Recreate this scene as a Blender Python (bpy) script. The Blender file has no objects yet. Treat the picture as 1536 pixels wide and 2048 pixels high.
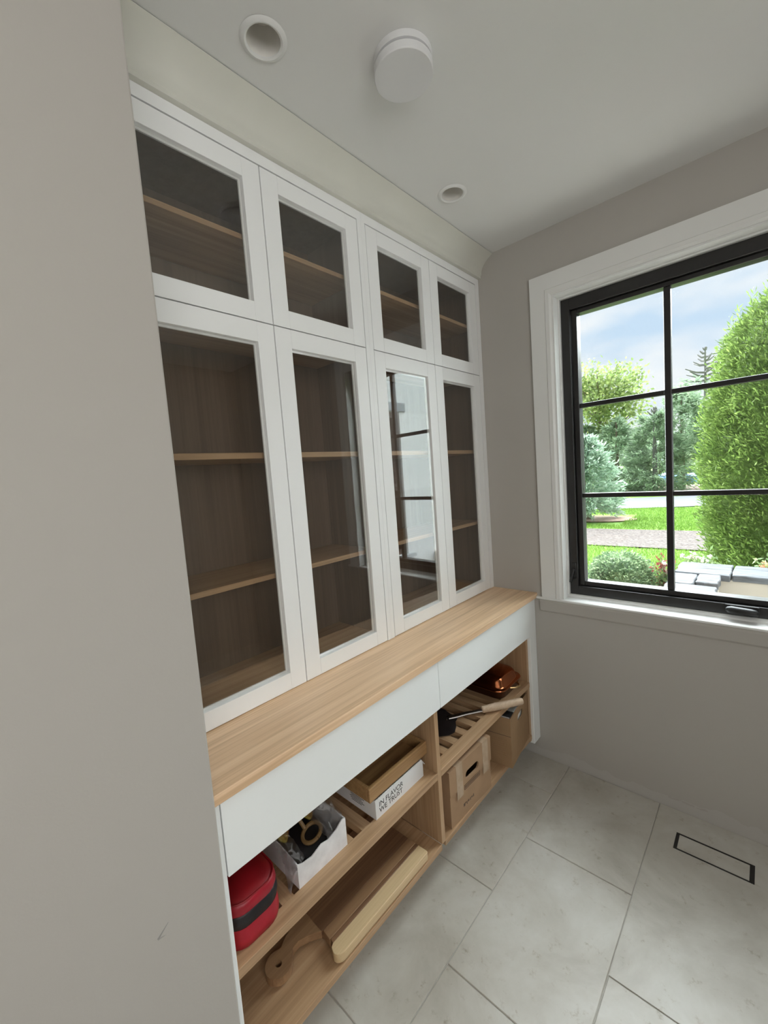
import bpy, bmesh, math, random
import numpy as np
from mathutils import Vector, Matrix, noise as mnoise

random.seed(7); rng = np.random.default_rng(7)
scene = bpy.context.scene
COL = scene.collection
PI = math.pi

# ---------------------------------------------------------------- camera
cam_d = bpy.data.cameras.new('camera')
cam_d.sensor_fit = 'HORIZONTAL'; cam_d.sensor_width = 36.0
cam_d.lens = 832.5 / 1536 * 36.0
cam_d.clip_start = 0.02; cam_d.clip_end = 400
cam = bpy.data.objects.new('camera', cam_d); COL.objects.link(cam)
cam.location = (1.1193, -0.4133, 1.561)
cam.rotation_euler = (math.radians(84.9755), math.radians(4.2461), math.radians(42.4704))
scene.camera = cam

# ---------------------------------------------------------------- sky, sun, added fill light, exposure
scene.view_settings.view_transform = 'Standard'
scene.view_settings.look = 'None'
scene.view_settings.gamma = 1.0
scene.view_settings.exposure = 0.80
scene.view_settings.use_curve_mapping = False

world = bpy.data.worlds.new('cloudy_sky'); scene.world = world
world.use_nodes = True
wn = world.node_tree.nodes; wl = world.node_tree.links
wn.clear()
w_out = wn.new('ShaderNodeOutputWorld'); w_bg = wn.new('ShaderNodeBackground')
w_tc = wn.new('ShaderNodeTexCoord'); w_map = wn.new('ShaderNodeMapping')
w_map.inputs['Scale'].default_value = (1.6, 1.6, 4.5)
w_map.inputs['Location'].default_value = (0.3, 0.1, 0.35)
w_no = wn.new('ShaderNodeTexNoise'); w_no.inputs['Scale'].default_value = 2.4
w_no.inputs['Detail'].default_value = 5; w_no.inputs['Roughness'].default_value = 0.5
w_cr = wn.new('ShaderNodeValToRGB')
w_cr.color_ramp.elements[0].position = 0.34; w_cr.color_ramp.elements[0].color = (0.60, 0.765, 0.95, 1)
w_cr.color_ramp.elements[1].position = 0.56; w_cr.color_ramp.elements[1].color = (0.93, 0.965, 1.0, 1)
w_bg.inputs['Strength'].default_value = 0.60
wl.new(w_tc.outputs['Generated'], w_map.inputs['Vector']); wl.new(w_map.outputs['Vector'], w_no.inputs['Vector'])
wl.new(w_no.outputs['Fac'], w_cr.inputs['Fac']); wl.new(w_cr.outputs['Color'], w_bg.inputs['Color'])
wl.new(w_bg.outputs['Background'], w_out.inputs['Surface'])

sun_d = bpy.data.lights.new('veiled_sun', 'SUN'); sun_d.energy = 19.0; sun_d.angle = math.radians(100)
sun_d.color = (0.90, 0.97, 1.0)
sun = bpy.data.objects.new('veiled_sun', sun_d); COL.objects.link(sun)
sun.rotation_euler = Vector((0.30, -0.62, -0.60)).to_track_quat('-Z', 'Y').to_euler()
sun.location = (-4, 9, 8)

# fill light added at an invented high window in the right wall, unseen
fill_d = bpy.data.lights.new('added_fill_light', 'AREA'); fill_d.shape = 'RECTANGLE'
fill_d.size = 1.0; fill_d.size_y = 2.2; fill_d.energy = 15.5; fill_d.color = (1.0, 0.965, 0.925)
fill_o = bpy.data.objects.new('added_fill_light', fill_d); COL.objects.link(fill_o)
fill_o.location = (2.56, -1.0, 1.85); fill_o.rotation_euler = (0, math.radians(90), 0)

# ---------------------------------------------------------------- materials
MATS = {}
def new_mat(name):
    m = bpy.data.materials.new(name); m.use_nodes = True
    nt = m.node_tree; b = nt.nodes['Principled BSDF']
    MATS[name] = m
    return m, nt, b
def mth(nt, op, a, b=None):
    n = nt.nodes.new('ShaderNodeMath'); n.operation = op
    for i, v in enumerate((a, b)):
        if v is None: continue
        if isinstance(v, (int, float)): n.inputs[i].default_value = v
        else: nt.links.new(v, n.inputs[i])
    return n.outputs[0]
def tex_noise(nt, scale=5, detail=4, rough=0.5, stretch=None, coord='Object', dist=0.0):
    tc = nt.nodes.new('ShaderNodeTexCoord'); n = nt.nodes.new('ShaderNodeTexNoise')
    n.inputs['Scale'].default_value = scale; n.inputs['Detail'].default_value = detail
    n.inputs['Roughness'].default_value = rough; n.inputs['Distortion'].default_value = dist
    if stretch:
        mp = nt.nodes.new('ShaderNodeMapping'); mp.inputs['Scale'].default_value = stretch
        nt.links.new(tc.outputs[coord], mp.inputs['Vector']); nt.links.new(mp.outputs['Vector'], n.inputs['Vector'])
    else: nt.links.new(tc.outputs[coord], n.inputs['Vector'])
    return n.outputs['Fac']
def ramp(nt, fac, stops):
    r = nt.nodes.new('ShaderNodeValToRGB'); e = r.color_ramp.elements
    while len(e) < len(stops): e.new(0.5)
    for i, (p, c) in enumerate(stops):
        e[i].position = p; e[i].color = (*c, 1)
    nt.links.new(fac, r.inputs['Fac']); return r.outputs['Color']
def bump(nt, b, h, strength=0.1, dist=0.01):
    n = nt.nodes.new('ShaderNodeBump'); n.inputs['Strength'].default_value = strength
    n.inputs['Distance'].default_value = dist
    nt.links.new(h, n.inputs['Height']); nt.links.new(n.outputs['Normal'], b.inputs['Normal'])
def mixc(nt, fac, a, c, mode='MIX'):
    n = nt.nodes.new('ShaderNodeMix'); n.data_type = 'RGBA'; n.blend_type = mode
    for sock, v in ((n.inputs['Factor'], fac), (n.inputs['A'], a), (n.inputs['B'], c)):
        pass
    ins = [s for s in n.inputs if s.type == 'RGBA']; f = n.inputs[0]
    if isinstance(fac, (int, float)): f.default_value = fac
    else: nt.links.new(fac, f)
    for s, v in zip(ins, (a, c)):
        if isinstance(v, tuple): s.default_value = (*v, 1)
        else: nt.links.new(v, s)
    return [o for o in n.outputs if o.type == 'RGBA'][0]

def simple(name, col, rough=0.5, metal=0.0, var=0.06, nscale=8, bmp=0.0, bscale=60, spec=0.5, coat=0.0):
    m, nt, b = new_mat(name)
    f = tex_noise(nt, nscale, 4)
    lo = tuple(max(0, c * (1 - var)) for c in col); hi = tuple(min(1, c * (1 + var)) for c in col)
    nt.links.new(ramp(nt, f, [(0.3, lo), (0.7, hi)]), b.inputs['Base Color'])
    b.inputs['Roughness'].default_value = rough; b.inputs['Metallic'].default_value = metal
    b.inputs['Specular IOR Level'].default_value = spec
    if coat: b.inputs['Coat Weight'].default_value = coat; b.inputs['Coat Roughness'].default_value = 0.1
    if bmp: bump(nt, b, tex_noise(nt, bscale, 3), bmp, 0.003)
    return m

simple('wall_paint', (0.475, 0.45, 0.415), 0.75, var=0.015, nscale=1.5, bmp=0.05, bscale=220, spec=0.3)
simple('ceiling_paint', (0.78, 0.78, 0.765), 0.85, var=0.01, nscale=1.5, bmp=0.03, bscale=200, spec=0.2)
simple('white_lacquer', (0.90, 0.905, 0.90), 0.34, var=0.012, nscale=3, bmp=0.02, bscale=160)
simple('drawer_lacquer', (0.90, 0.925, 0.92), 0.30, var=0.01, nscale=3, bmp=0.015, bscale=160)
simple('trim_paint', (0.80, 0.80, 0.78), 0.38, var=0.012, nscale=3)
simple('crown_shaded', (0.66, 0.655, 0.59), 0.6, var=0.03, nscale=5, bmp=0.04, bscale=40)  # cream crown, darkened: the shade of its downward face put into the colour
simple('black_metal', (0.018, 0.017, 0.017), 0.32, var=0.1, spec=0.5)
simple('black_plastic', (0.012, 0.012, 0.012), 0.4)
simple('dark_void', (0.02, 0.02, 0.02), 0.9)
simple('white_plastic', (0.76, 0.76, 0.765), 0.45, var=0.01)
simple('lamp_baffle', (0.80, 0.775, 0.73), 0.5, var=0.02)
simple('grout', (0.46, 0.44, 0.40), 0.85, var=0.08, nscale=40)

# wall by the window: unpainted skim coat along the floor and a rubbed scuff
m, nt, b = new_mat('window_wall_paint')
geo = nt.nodes.new('ShaderNodeNewGeometry'); sx = nt.nodes.new('ShaderNodeSeparateXYZ')
nt.links.new(geo.outputs['Position'], sx.inputs['Vector'])
edge = mth(nt, 'MULTIPLY', tex_noise(nt, 6, 5, 0.6), 0.13)
low = mth(nt, 'LESS_THAN', sx.outputs['Z'], mth(nt, 'SUBTRACT', edge, 0.018))
c1 = mixc(nt, mth(nt, 'MULTIPLY', low, 0.55), (0.475, 0.45, 0.415), (0.54, 0.52, 0.495))
dx = mth(nt, 'ABSOLUTE', mth(nt, 'SUBTRACT', sx.outputs['X'], 0.87)); dz = mth(nt, 'ABSOLUTE', mth(nt, 'SUBTRACT', sx.outputs['Z'], 0.045))
rub = mth(nt, 'MULTIPLY', mth(nt, 'LESS_THAN', dx, 0.07), mth(nt, 'LESS_THAN', dz, mth(nt, 'MULTIPLY', mth(nt, 'SUBTRACT', tex_noise(nt, 30, 4, 0.6, (1, 1, 3)), 0.42), 0.05)))
c2 = mixc(nt, mth(nt, 'MULTIPLY', rub, 0.55), c1, (0.42, 0.38, 0.35))
nt.links.new(c2, b.inputs['Base Color']); b.inputs['Roughness'].default_value = 0.75
b.inputs['Specular IOR Level'].default_value = 0.3
bump(nt, b, tex_noise(nt, 200, 3), 0.05, 0.003)

m, nt, b = new_mat('left_wall_paint')
geo = nt.nodes.new('ShaderNodeNewGeometry'); sx = nt.nodes.new('ShaderNodeSeparateXYZ'); nt.links.new(geo.outputs['Position'], sx.inputs['Vector'])
def stroke(y0, z0, y1, z1, w0, w1):
    ln = math.hypot(y1 - y0, z1 - z0); ty, tz = (y1 - y0) / ln, (z1 - z0) / ln
    py = mth(nt, 'SUBTRACT', sx.outputs['Y'], y0); pz = mth(nt, 'SUBTRACT', sx.outputs['Z'], z0)
    u = mth(nt, 'ADD', mth(nt, 'MULTIPLY', py, ty), mth(nt, 'MULTIPLY', pz, tz)); v = mth(nt, 'ABSOLUTE', mth(nt, 'SUBTRACT', mth(nt, 'MULTIPLY', py, tz), mth(nt, 'MULTIPLY', pz, ty)))
    wd = mth(nt, 'ADD', w0, mth(nt, 'MULTIPLY', u, (w1 - w0) / ln))
    return mth(nt, 'MULTIPLY', mth(nt, 'MULTIPLY', mth(nt, 'GREATER_THAN', u, 0.0), mth(nt, 'LESS_THAN', u, ln)), mth(nt, 'LESS_THAN', v, wd))
k1 = stroke(-0.193, 0.718, -0.214, 0.700, 0.0006, 0.0022); k2 = stroke(-0.214, 0.700, -0.200, 0.697, 0.0024, 0.0004); k3 = stroke(-0.087, 0.687, -0.172, 0.692, 0.0003, 0.0003)
mk_ = mth(nt, 'ADD', mth(nt, 'MAXIMUM', mth(nt, 'MULTIPLY', k1, 0.5), mth(nt, 'MULTIPLY', k2, 0.35)), mth(nt, 'MULTIPLY', k3, 0.12))
nt.links.new(mixc(nt, mk_, (0.475, 0.45, 0.415), (0.12, 0.12, 0.12)), b.inputs['Base Color'])
b.inputs['Roughness'].default_value = 0.75; b.inputs['Specular IOR Level'].default_value = 0.3
bump(nt, b, tex_noise(nt, 200, 3), 0.05, 0.003)

def wood(name, light, mid, dark, axis='y', rough=0.42, scale=1.0, contrast=1.0):
    m, nt, b = new_mat(name)
    st = {'x': (1.2, 34, 34), 'y': (34, 1.2, 34), 'z': (34, 34, 1.2)}[axis]
    st2 = {'x': (2.0, 160, 160), 'y': (160, 2.0, 160), 'z': (160, 160, 2.0)}[axis]
    oi = nt.nodes.new('ShaderNodeObjectInfo')
    tc = nt.nodes.new('ShaderNodeTexCoord')
    add = nt.nodes.new('ShaderNodeVectorMath'); add.operation = 'ADD'
    nt.links.new(tc.outputs['Object'], add.inputs[0])
    sc_ = nt.nodes.new('ShaderNodeVectorMath'); sc_.operation = 'SCALE'; sc_.inputs[0].default_value = (3.1, 5.3, 7.7)
    nt.links.new(oi.outputs['Random'], sc_.inputs['Scale']); nt.links.new(sc_.outputs[0], add.inputs[1])
    def nz(stretch, s, d, r):
        mp = nt.nodes.new('ShaderNodeMapping'); mp.inputs['Scale'].default_value = stretch
        n = nt.nodes.new('ShaderNodeTexNoise'); n.inputs['Scale'].default_value = s
        n.inputs['Detail'].default_value = d; n.inputs['Roughness'].default_value = r
        nt.links.new(add.outputs[0], mp.inputs['Vector']); nt.links.new(mp.outputs['Vector'], n.inputs['Vector'])
        return n.outputs['Fac']
    g1 = nz(st, 1.0 * scale, 5, 0.6); g2 = nz(st2, 1.0 * scale, 2, 0.5)
    f = mth(nt, 'ADD', mth(nt, 'MULTIPLY', g1, 0.65), mth(nt, 'MULTIPLY', g2, 0.35))
    w = 0.16 / contrast
    col = ramp(nt, f, [(0.5 - w, dark), (0.5, mid), (0.5 + w, light)])
    nt.links.new(col, b.inputs['Base Color']); b.inputs['Roughness'].default_value = rough
    bump(nt, b, g2, 0.12, 0.001)
    return m
OAK = ((0.93, 0.675, 0.45), (0.83, 0.575, 0.36), (0.68, 0.45, 0.265))
wood('oak_y', *OAK, 'y', contrast=1.3)
OAK_SHADED = ((0.56, 0.375, 0.225), (0.47, 0.30, 0.168), (0.36, 0.22, 0.118))  # worktop oak darkened and reddened: shade inside the cabinets put into the colour
wood('shaded_oak_y', *OAK_SHADED, 'y'); wood('shaded_oak_x', *OAK_SHADED, 'x'); wood('shaded_oak_z', *OAK_SHADED, 'z')
OAK_DEEP_SHADED = ((0.22, 0.155, 0.105), (0.185, 0.125, 0.083), (0.15, 0.10, 0.065))  # same oak darkened further: shade behind the closed doors put into the colour
wood('deep_shaded_oak', *OAK_DEEP_SHADED, 'z', 0.5)
wood('board_walnut', (0.30, 0.17, 0.09), (0.20, 0.105, 0.055), (0.13, 0.065, 0.035), 'y')
wood('board_maple', (0.74, 0.56, 0.33), (0.66, 0.48, 0.27), (0.55, 0.38, 0.20), 'y')
wood('board_cherry', (0.42, 0.26, 0.14), (0.34, 0.20, 0.105), (0.26, 0.145, 0.075), 'y')
wood('tray_wood', (0.47, 0.29, 0.13), (0.38, 0.22, 0.095), (0.27, 0.145, 0.06), 'y', 0.35)
wood('handle_wood', (0.66, 0.50, 0.36), (0.58, 0.43, 0.30), (0.48, 0.34, 0.23), 'y', 0.55)
simple('cardboard', (0.39, 0.25, 0.15), 0.8, var=0.07, nscale=12, bmp=0.06, bscale=90, spec=0.2)
simple('cardboard_plain', (0.35, 0.22, 0.12), 0.8, var=0.07, nscale=10, bmp=0.06, bscale=90, spec=0.2)
simple('print_ink', (0.13, 0.085, 0.06), 0.7)
simple('black_ink', (0.03, 0.03, 0.03), 0.6)
simple('white_card', (0.80, 0.80, 0.80), 0.5, var=0.02, nscale=20)
simple('white_card_worn', (0.80, 0.79, 0.80), 0.45, var=0.10, nscale=25, bmp=0.2, bscale=25)
simple('red_cloth', (0.37, 0.007, 0.022), 0.42, var=0.25, nscale=12, bmp=0.12, bscale=30)
simple('red_mesh_top', (0.27, 0.005, 0.010), 0.5, var=0.15, nscale=20, bmp=0.05, bscale=300)
simple('black_band', (0.010, 0.008, 0.010), 0.5, var=0.3, nscale=20, bmp=0.15, bscale=40)
simple('copper', (0.45, 0.15, 0.065), 0.16, metal=1.0, var=0.1)
simple('copper_dark', (0.10, 0.045, 0.025), 0.3, metal=0.9, var=0.2)
simple('brass', (0.55, 0.38, 0.18), 0.3, metal=1.0)
simple('blade_metal', (0.055, 0.045, 0.045), 0.42, metal=0.6, var=0.25, nscale=15)
simple('steel', (0.36, 0.34, 0.325), 0.28, metal=1.0)
simple('book_black', (0.02, 0.02, 0.022), 0.5)
simple('book_paper', (0.78, 0.77, 0.74), 0.7)
simple('tan_wood', (0.22, 0.13, 0.05), 0.5)
m, nt, b = new_mat('yellow_packet')
nt.links.new(ramp(nt, tex_noise(nt, 26, 3, 0.6), [(0.38, (0.18, 0.07, 0.03)), (0.48, (0.55, 0.36, 0.04)), (0.6, (0.72, 0.60, 0.10)), (0.7, (0.35, 0.28, 0.05))]), b.inputs['Base Color'])
b.inputs['Roughness'].default_value = 0.3

# limestone
m, nt, b = new_mat('limestone')
oi = nt.nodes.new('ShaderNodeObjectInfo'); tc = nt.nodes.new('ShaderNodeTexCoord')
add = nt.nodes.new('ShaderNodeVectorMath'); add.operation = 'ADD'
nt.links.new(tc.outputs['Object'], add.inputs[0]); nt.links.new(oi.outputs['Location'], add.inputs[1])
def nzv(scale, detail, rough, dist=0.0):
    n = nt.nodes.new('ShaderNodeTexNoise'); n.inputs['Scale'].default_value = scale; n.inputs['Detail'].default_value = detail
    n.inputs['Roughness'].default_value = rough; n.inputs['Distortion'].default_value = dist
    nt.links.new(add.outputs[0], n.inputs['Vector']); return n.outputs['Fac']
n1 = nzv(3.0, 6, 0.62, 0.4); n2 = nzv(16, 5, 0.6); n3 = nzv(38, 4, 0.7)
base = ramp(nt, n1, [(0.30, (0.40, 0.37, 0.315)), (0.5, (0.52, 0.495, 0.44)), (0.70, (0.62, 0.605, 0.56))])
spk = ramp(nt, n3, [(0.54, (1, 1, 1)), (0.62, (0.86, 0.83, 0.79)), (0.70, (0.66, 0.62, 0.56))])
msk = ramp(nt, n2, [(0.50, (0, 0, 0)), (0.62, (1, 1, 1))])
spk2 = mixc(nt, msk, (1.0, 1.0, 1.0), spk)
nt.links.new(mixc(nt, 1.0, base, spk2, 'MULTIPLY'), b.inputs['Base Color'])
nt.links.new(ramp(nt, n2, [(0.3, (0.38,) * 3), (0.7, (0.50,) * 3)]), b.inputs['Roughness'])
bump(nt, b, n3, 0.05, 0.002)

# glass: clear, reflecting by Fresnel
def glass(name, ior, tint=(1, 1, 1), rough=0.0):
    m = bpy.data.materials.new(name); m.use_nodes = True; nt = m.node_tree; nt.nodes.clear(); MATS[name] = m
    o = nt.nodes.new('ShaderNodeOutputMaterial'); mx = nt.nodes.new('ShaderNodeMixShader')
    t = nt.nodes.new('ShaderNodeBsdfTransparent'); g = nt.nodes.new('ShaderNodeBsdfGlossy'); f = nt.nodes.new('ShaderNodeFresnel')
    t.inputs['Color'].default_value = (*tint, 1); g.inputs['Roughness'].default_value = rough
    f.inputs['IOR'].default_value = ior
    # same reflectance from either side of the sheet
    ge = nt.nodes.new('ShaderNodeNewGeometry'); vm = nt.nodes.new('ShaderNodeVectorMath'); vm.operation = 'SCALE'
    sc_ = mth(nt, 'SUBTRACT', 1.0, mth(nt, 'MULTIPLY', ge.outputs['Backfacing'], 2.0))
    lw = nt.nodes.new('ShaderNodeLayerWeight'); lw.inputs['Blend'].default_value = 0.5
    r0 = ((ior - 1) / (ior + 1)) ** 2
    p5 = mth(nt, 'POWER', lw.outputs['Facing'], 5.0)
    fac = mth(nt, 'ADD', r0, mth(nt, 'MULTIPLY', p5, 1 - r0))
    nt.links.new(fac, mx.inputs['Fac']); nt.links.new(t.outputs[0], mx.inputs[1]); nt.links.new(g.outputs[0], mx.inputs[2])
    nt.links.new(mx.outputs[0], o.inputs['Surface'])
    return m
glass('window_glass', 1.45, (0.985, 0.995, 0.99))
glass('cabinet_glass', 1.85, (0.97, 0.97, 0.96))
glass('dark_glass', 1.5, (0.25, 0.25, 0.27))

m = bpy.data.materials.new('clear_plastic'); m.use_nodes = True; nt = m.node_tree; MATS['clear_plastic'] = m; nt.nodes.clear()
o_ = nt.nodes.new('ShaderNodeOutputMaterial'); mx = nt.nodes.new('ShaderNodeMixShader'); mx2 = nt.nodes.new('ShaderNodeMixShader')
t = nt.nodes.new('ShaderNodeBsdfTransparent'); t.inputs['Color'].default_value = (0.93, 0.93, 0.94, 1)
g = nt.nodes.new('ShaderNodeBsdfGlossy'); g.inputs['Roughness'].default_value = 0.12
d = nt.nodes.new('ShaderNodeBsdfTranslucent'); d.inputs['Color'].default_value = (0.8, 0.8, 0.84, 1)
lw = nt.nodes.new('ShaderNodeLayerWeight'); lw.inputs['Blend'].default_value = 0.25
mx.inputs['Fac'].default_value = 0.30
nt.links.new(t.outputs[0], mx.inputs[1]); nt.links.new(d.outputs[0], mx.inputs[2])
nt.links.new(lw.outputs['Fresnel'], mx2.inputs['Fac']); nt.links.new(mx.outputs[0], mx2.inputs[1]); nt.links.new(g.outputs[0], mx2.inputs[2])
nt.links.new(mx2.outputs[0], o_.inputs['Surface'])

m, nt, b = new_mat('packing_tape')
nt.links.new(ramp(nt, tex_noise(nt, 30, 3), [(0.3, (0.46, 0.33, 0.22)), (0.7, (0.56, 0.42, 0.30))]), b.inputs['Base Color'])
b.inputs['Roughness'].default_value = 0.16; bump(nt, b, tex_noise(nt, 40, 3), 0.3, 0.003)
# outdoor
def leafmat(name, stops, rough=0.55, trans=0.25):
    m, nt, b = new_mat(name)
    ge = nt.nodes.new('ShaderNodeNewGeometry')
    f = mth(nt, 'ADD', mth(nt, 'MULTIPLY', ge.outputs['Random Per Island'], 0.55), mth(nt, 'MULTIPLY', tex_noise(nt, 2.2, 4, 0.6), 0.45))
    nt.links.new(ramp(nt, f, stops), b.inputs['Base Color']); b.inputs['Roughness'].default_value = rough
    b.inputs['Specular IOR Level'].default_value = 0.3
    tr = nt.nodes.new('ShaderNodeBsdfTranslucent'); mx = nt.nodes.new('ShaderNodeMixShader'); mx.inputs['Fac'].default_value = 0.42
    nt.links.new(b.inputs['Base Color'].links[0].from_socket, tr.inputs['Color'])
    o_ = nt.nodes['Material Output']; nt.links.new(b.outputs[0], mx.inputs[1]); nt.links.new(tr.outputs[0], mx.inputs[2]); nt.links.new(mx.outputs[0], o_.inputs['Surface'])
    return m
leafmat('leaf_arborvitae', [(0.2, (0.085, 0.14, 0.035)), (0.5, (0.175, 0.27, 0.065)), (0.8, (0.32, 0.43, 0.12))])
leafmat('leaf_evergreen', [(0.2, (0.19, 0.28, 0.18)), (0.5, (0.33, 0.45, 0.29)), (0.8, (0.52, 0.63, 0.44))])
leafmat('leaf_spruce', [(0.2, (0.26, 0.37, 0.28)), (0.5, (0.40, 0.53, 0.41)), (0.8, (0.60, 0.70, 0.58))])
leafmat('leaf_deciduous', [(0.2, (0.14, 0.20, 0.07)), (0.5, (0.27, 0.36, 0.12)), (0.8, (0.46, 0.52, 0.20))])
leafmat('leaf_boxwood', [(0.2, (0.09, 0.16, 0.08)), (0.5, (0.20, 0.30, 0.15)), (0.8, (0.44, 0.54, 0.32))])
leafmat('leaf_rose', [(0.2, (0.10, 0.17, 0.07)), (0.5, (0.20, 0.30, 0.12)), (0.8, (0.34, 0.42, 0.20))])
leafmat('leaf_bronze', [(0.2, (0.16, 0.04, 0.035)), (0.6, (0.30, 0.08, 0.06)), (0.9, (0.42, 0.18, 0.12))])
leafmat('grass_blade', [(0.2, (0.105, 0.21, 0.03)), (0.5, (0.18, 0.315, 0.055)), (0.8, (0.28, 0.42, 0.10))])
leafmat('petal_white', [(0.2, (0.75, 0.70, 0.62)), (0.8, (0.85, 0.80, 0.74))])
leafmat('petal_peach', [(0.2, (0.75, 0.38, 0.20)), (0.8, (0.85, 0.55, 0.38))])
simple('bark', (0.22, 0.17, 0.13), 0.9, var=0.3, nscale=20, bmp=0.3, bscale=30)
simple('grey_twig', (0.25, 0.24, 0.23), 0.9, var=0.2)
simple('stucco', (0.40, 0.365, 0.315), 0.85, var=0.03, nscale=6, bmp=0.06, bscale=80)
simple('patio_stone', (0.62, 0.57, 0.50), 0.85, var=0.05, nscale=6, bmp=0.06, bscale=80)
simple('house_stucco', (0.86, 0.88, 0.89), 0.85, var=0.025, nscale=6, bmp=0.06, bscale=80)
simple('grey_lintel', (0.42, 0.45, 0.48), 0.8, var=0.06)
simple('brown_frame', (0.05, 0.03, 0.022), 0.4)
simple('blue_tarp', (0.10, 0.26, 0.62), 0.45, var=0.2, nscale=3)
simple('soil', (0.16, 0.11, 0.08), 0.95, var=0.3, nscale=20)
simple('mulch', (0.34, 0.22, 0.17), 0.95, var=0.3, nscale=12, bmp=0.4, bscale=20)
simple('asphalt', (0.125, 0.13, 0.148), 0.85, var=0.08, nscale=2.5, bmp=0.1, bscale=60)
m, nt, b = new_mat('lawn_turf')
f = mth(nt, 'ADD', mth(nt, 'MULTIPLY', tex_noise(nt, 0.6, 4, 0.6), 0.5), mth(nt, 'MULTIPLY', tex_noise(nt, 14, 4, 0.7, (1, 0.35, 1)), 0.5))
nt.links.new(ramp(nt, f, [(0.32, (0.095, 0.20, 0.03)), (0.5, (0.16, 0.295, 0.05)), (0.68, (0.24, 0.38, 0.08))]), b.inputs['Base Color'])
b.inputs['Roughness'].default_value = 0.9; b.inputs['Specular IOR Level'].default_value = 0.2
bump(nt, b, tex_noise(nt, 30, 4, 0.7), 0.5, 0.05)
m, nt, b = new_mat('pea_gravel')
vo = nt.nodes.new('ShaderNodeTexVoronoi'); vo.inputs['Scale'].default_value = 26
tc = nt.nodes.new('ShaderNodeTexCoord'); nt.links.new(tc.outputs['Object'], vo.inputs['Vector'])
sv = nt.nodes.new('ShaderNodeSeparateColor'); nt.links.new(vo.outputs['Color'], sv.inputs['Color'])
nt.links.new(ramp(nt, sv.outputs[0], [(0.0, (0.03, 0.020, 0.015)), (0.25, (0.072, 0.053, 0.045)), (0.7, (0.103, 0.079, 0.069)), (1.0, (0.15, 0.125, 0.115))]), b.inputs['Base Color'])
b.inputs['Roughness'].default_value = 0.9; bump(nt, b, vo.outputs['Distance'], 0.6, 0.02)
m, nt, b = new_mat('bluestone')
f1 = tex_noise(nt, 5, 6, 0.65, (1, 5, 3), dist=0.6); f2 = tex_noise(nt, 2.2, 3)
ca = ramp(nt, f1, [(0.32, (0.022, 0.022, 0.025)), (0.42, (0.065, 0.069, 0.077)), (0.56, (0.095, 0.103, 0.117)), (0.72, (0.13, 0.132, 0.138))])
cb = ramp(nt, f2, [(0.45, (1, 1, 1)), (0.65, (1.0, 0.93, 0.86))])
nt.links.new(mixc(nt, 1.0, ca, cb, 'MULTIPLY'), b.inputs['Base Color']); b.inputs['Roughness'].default_value = 0.7
bump(nt, b, f1, 0.5, 0.02)

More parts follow.
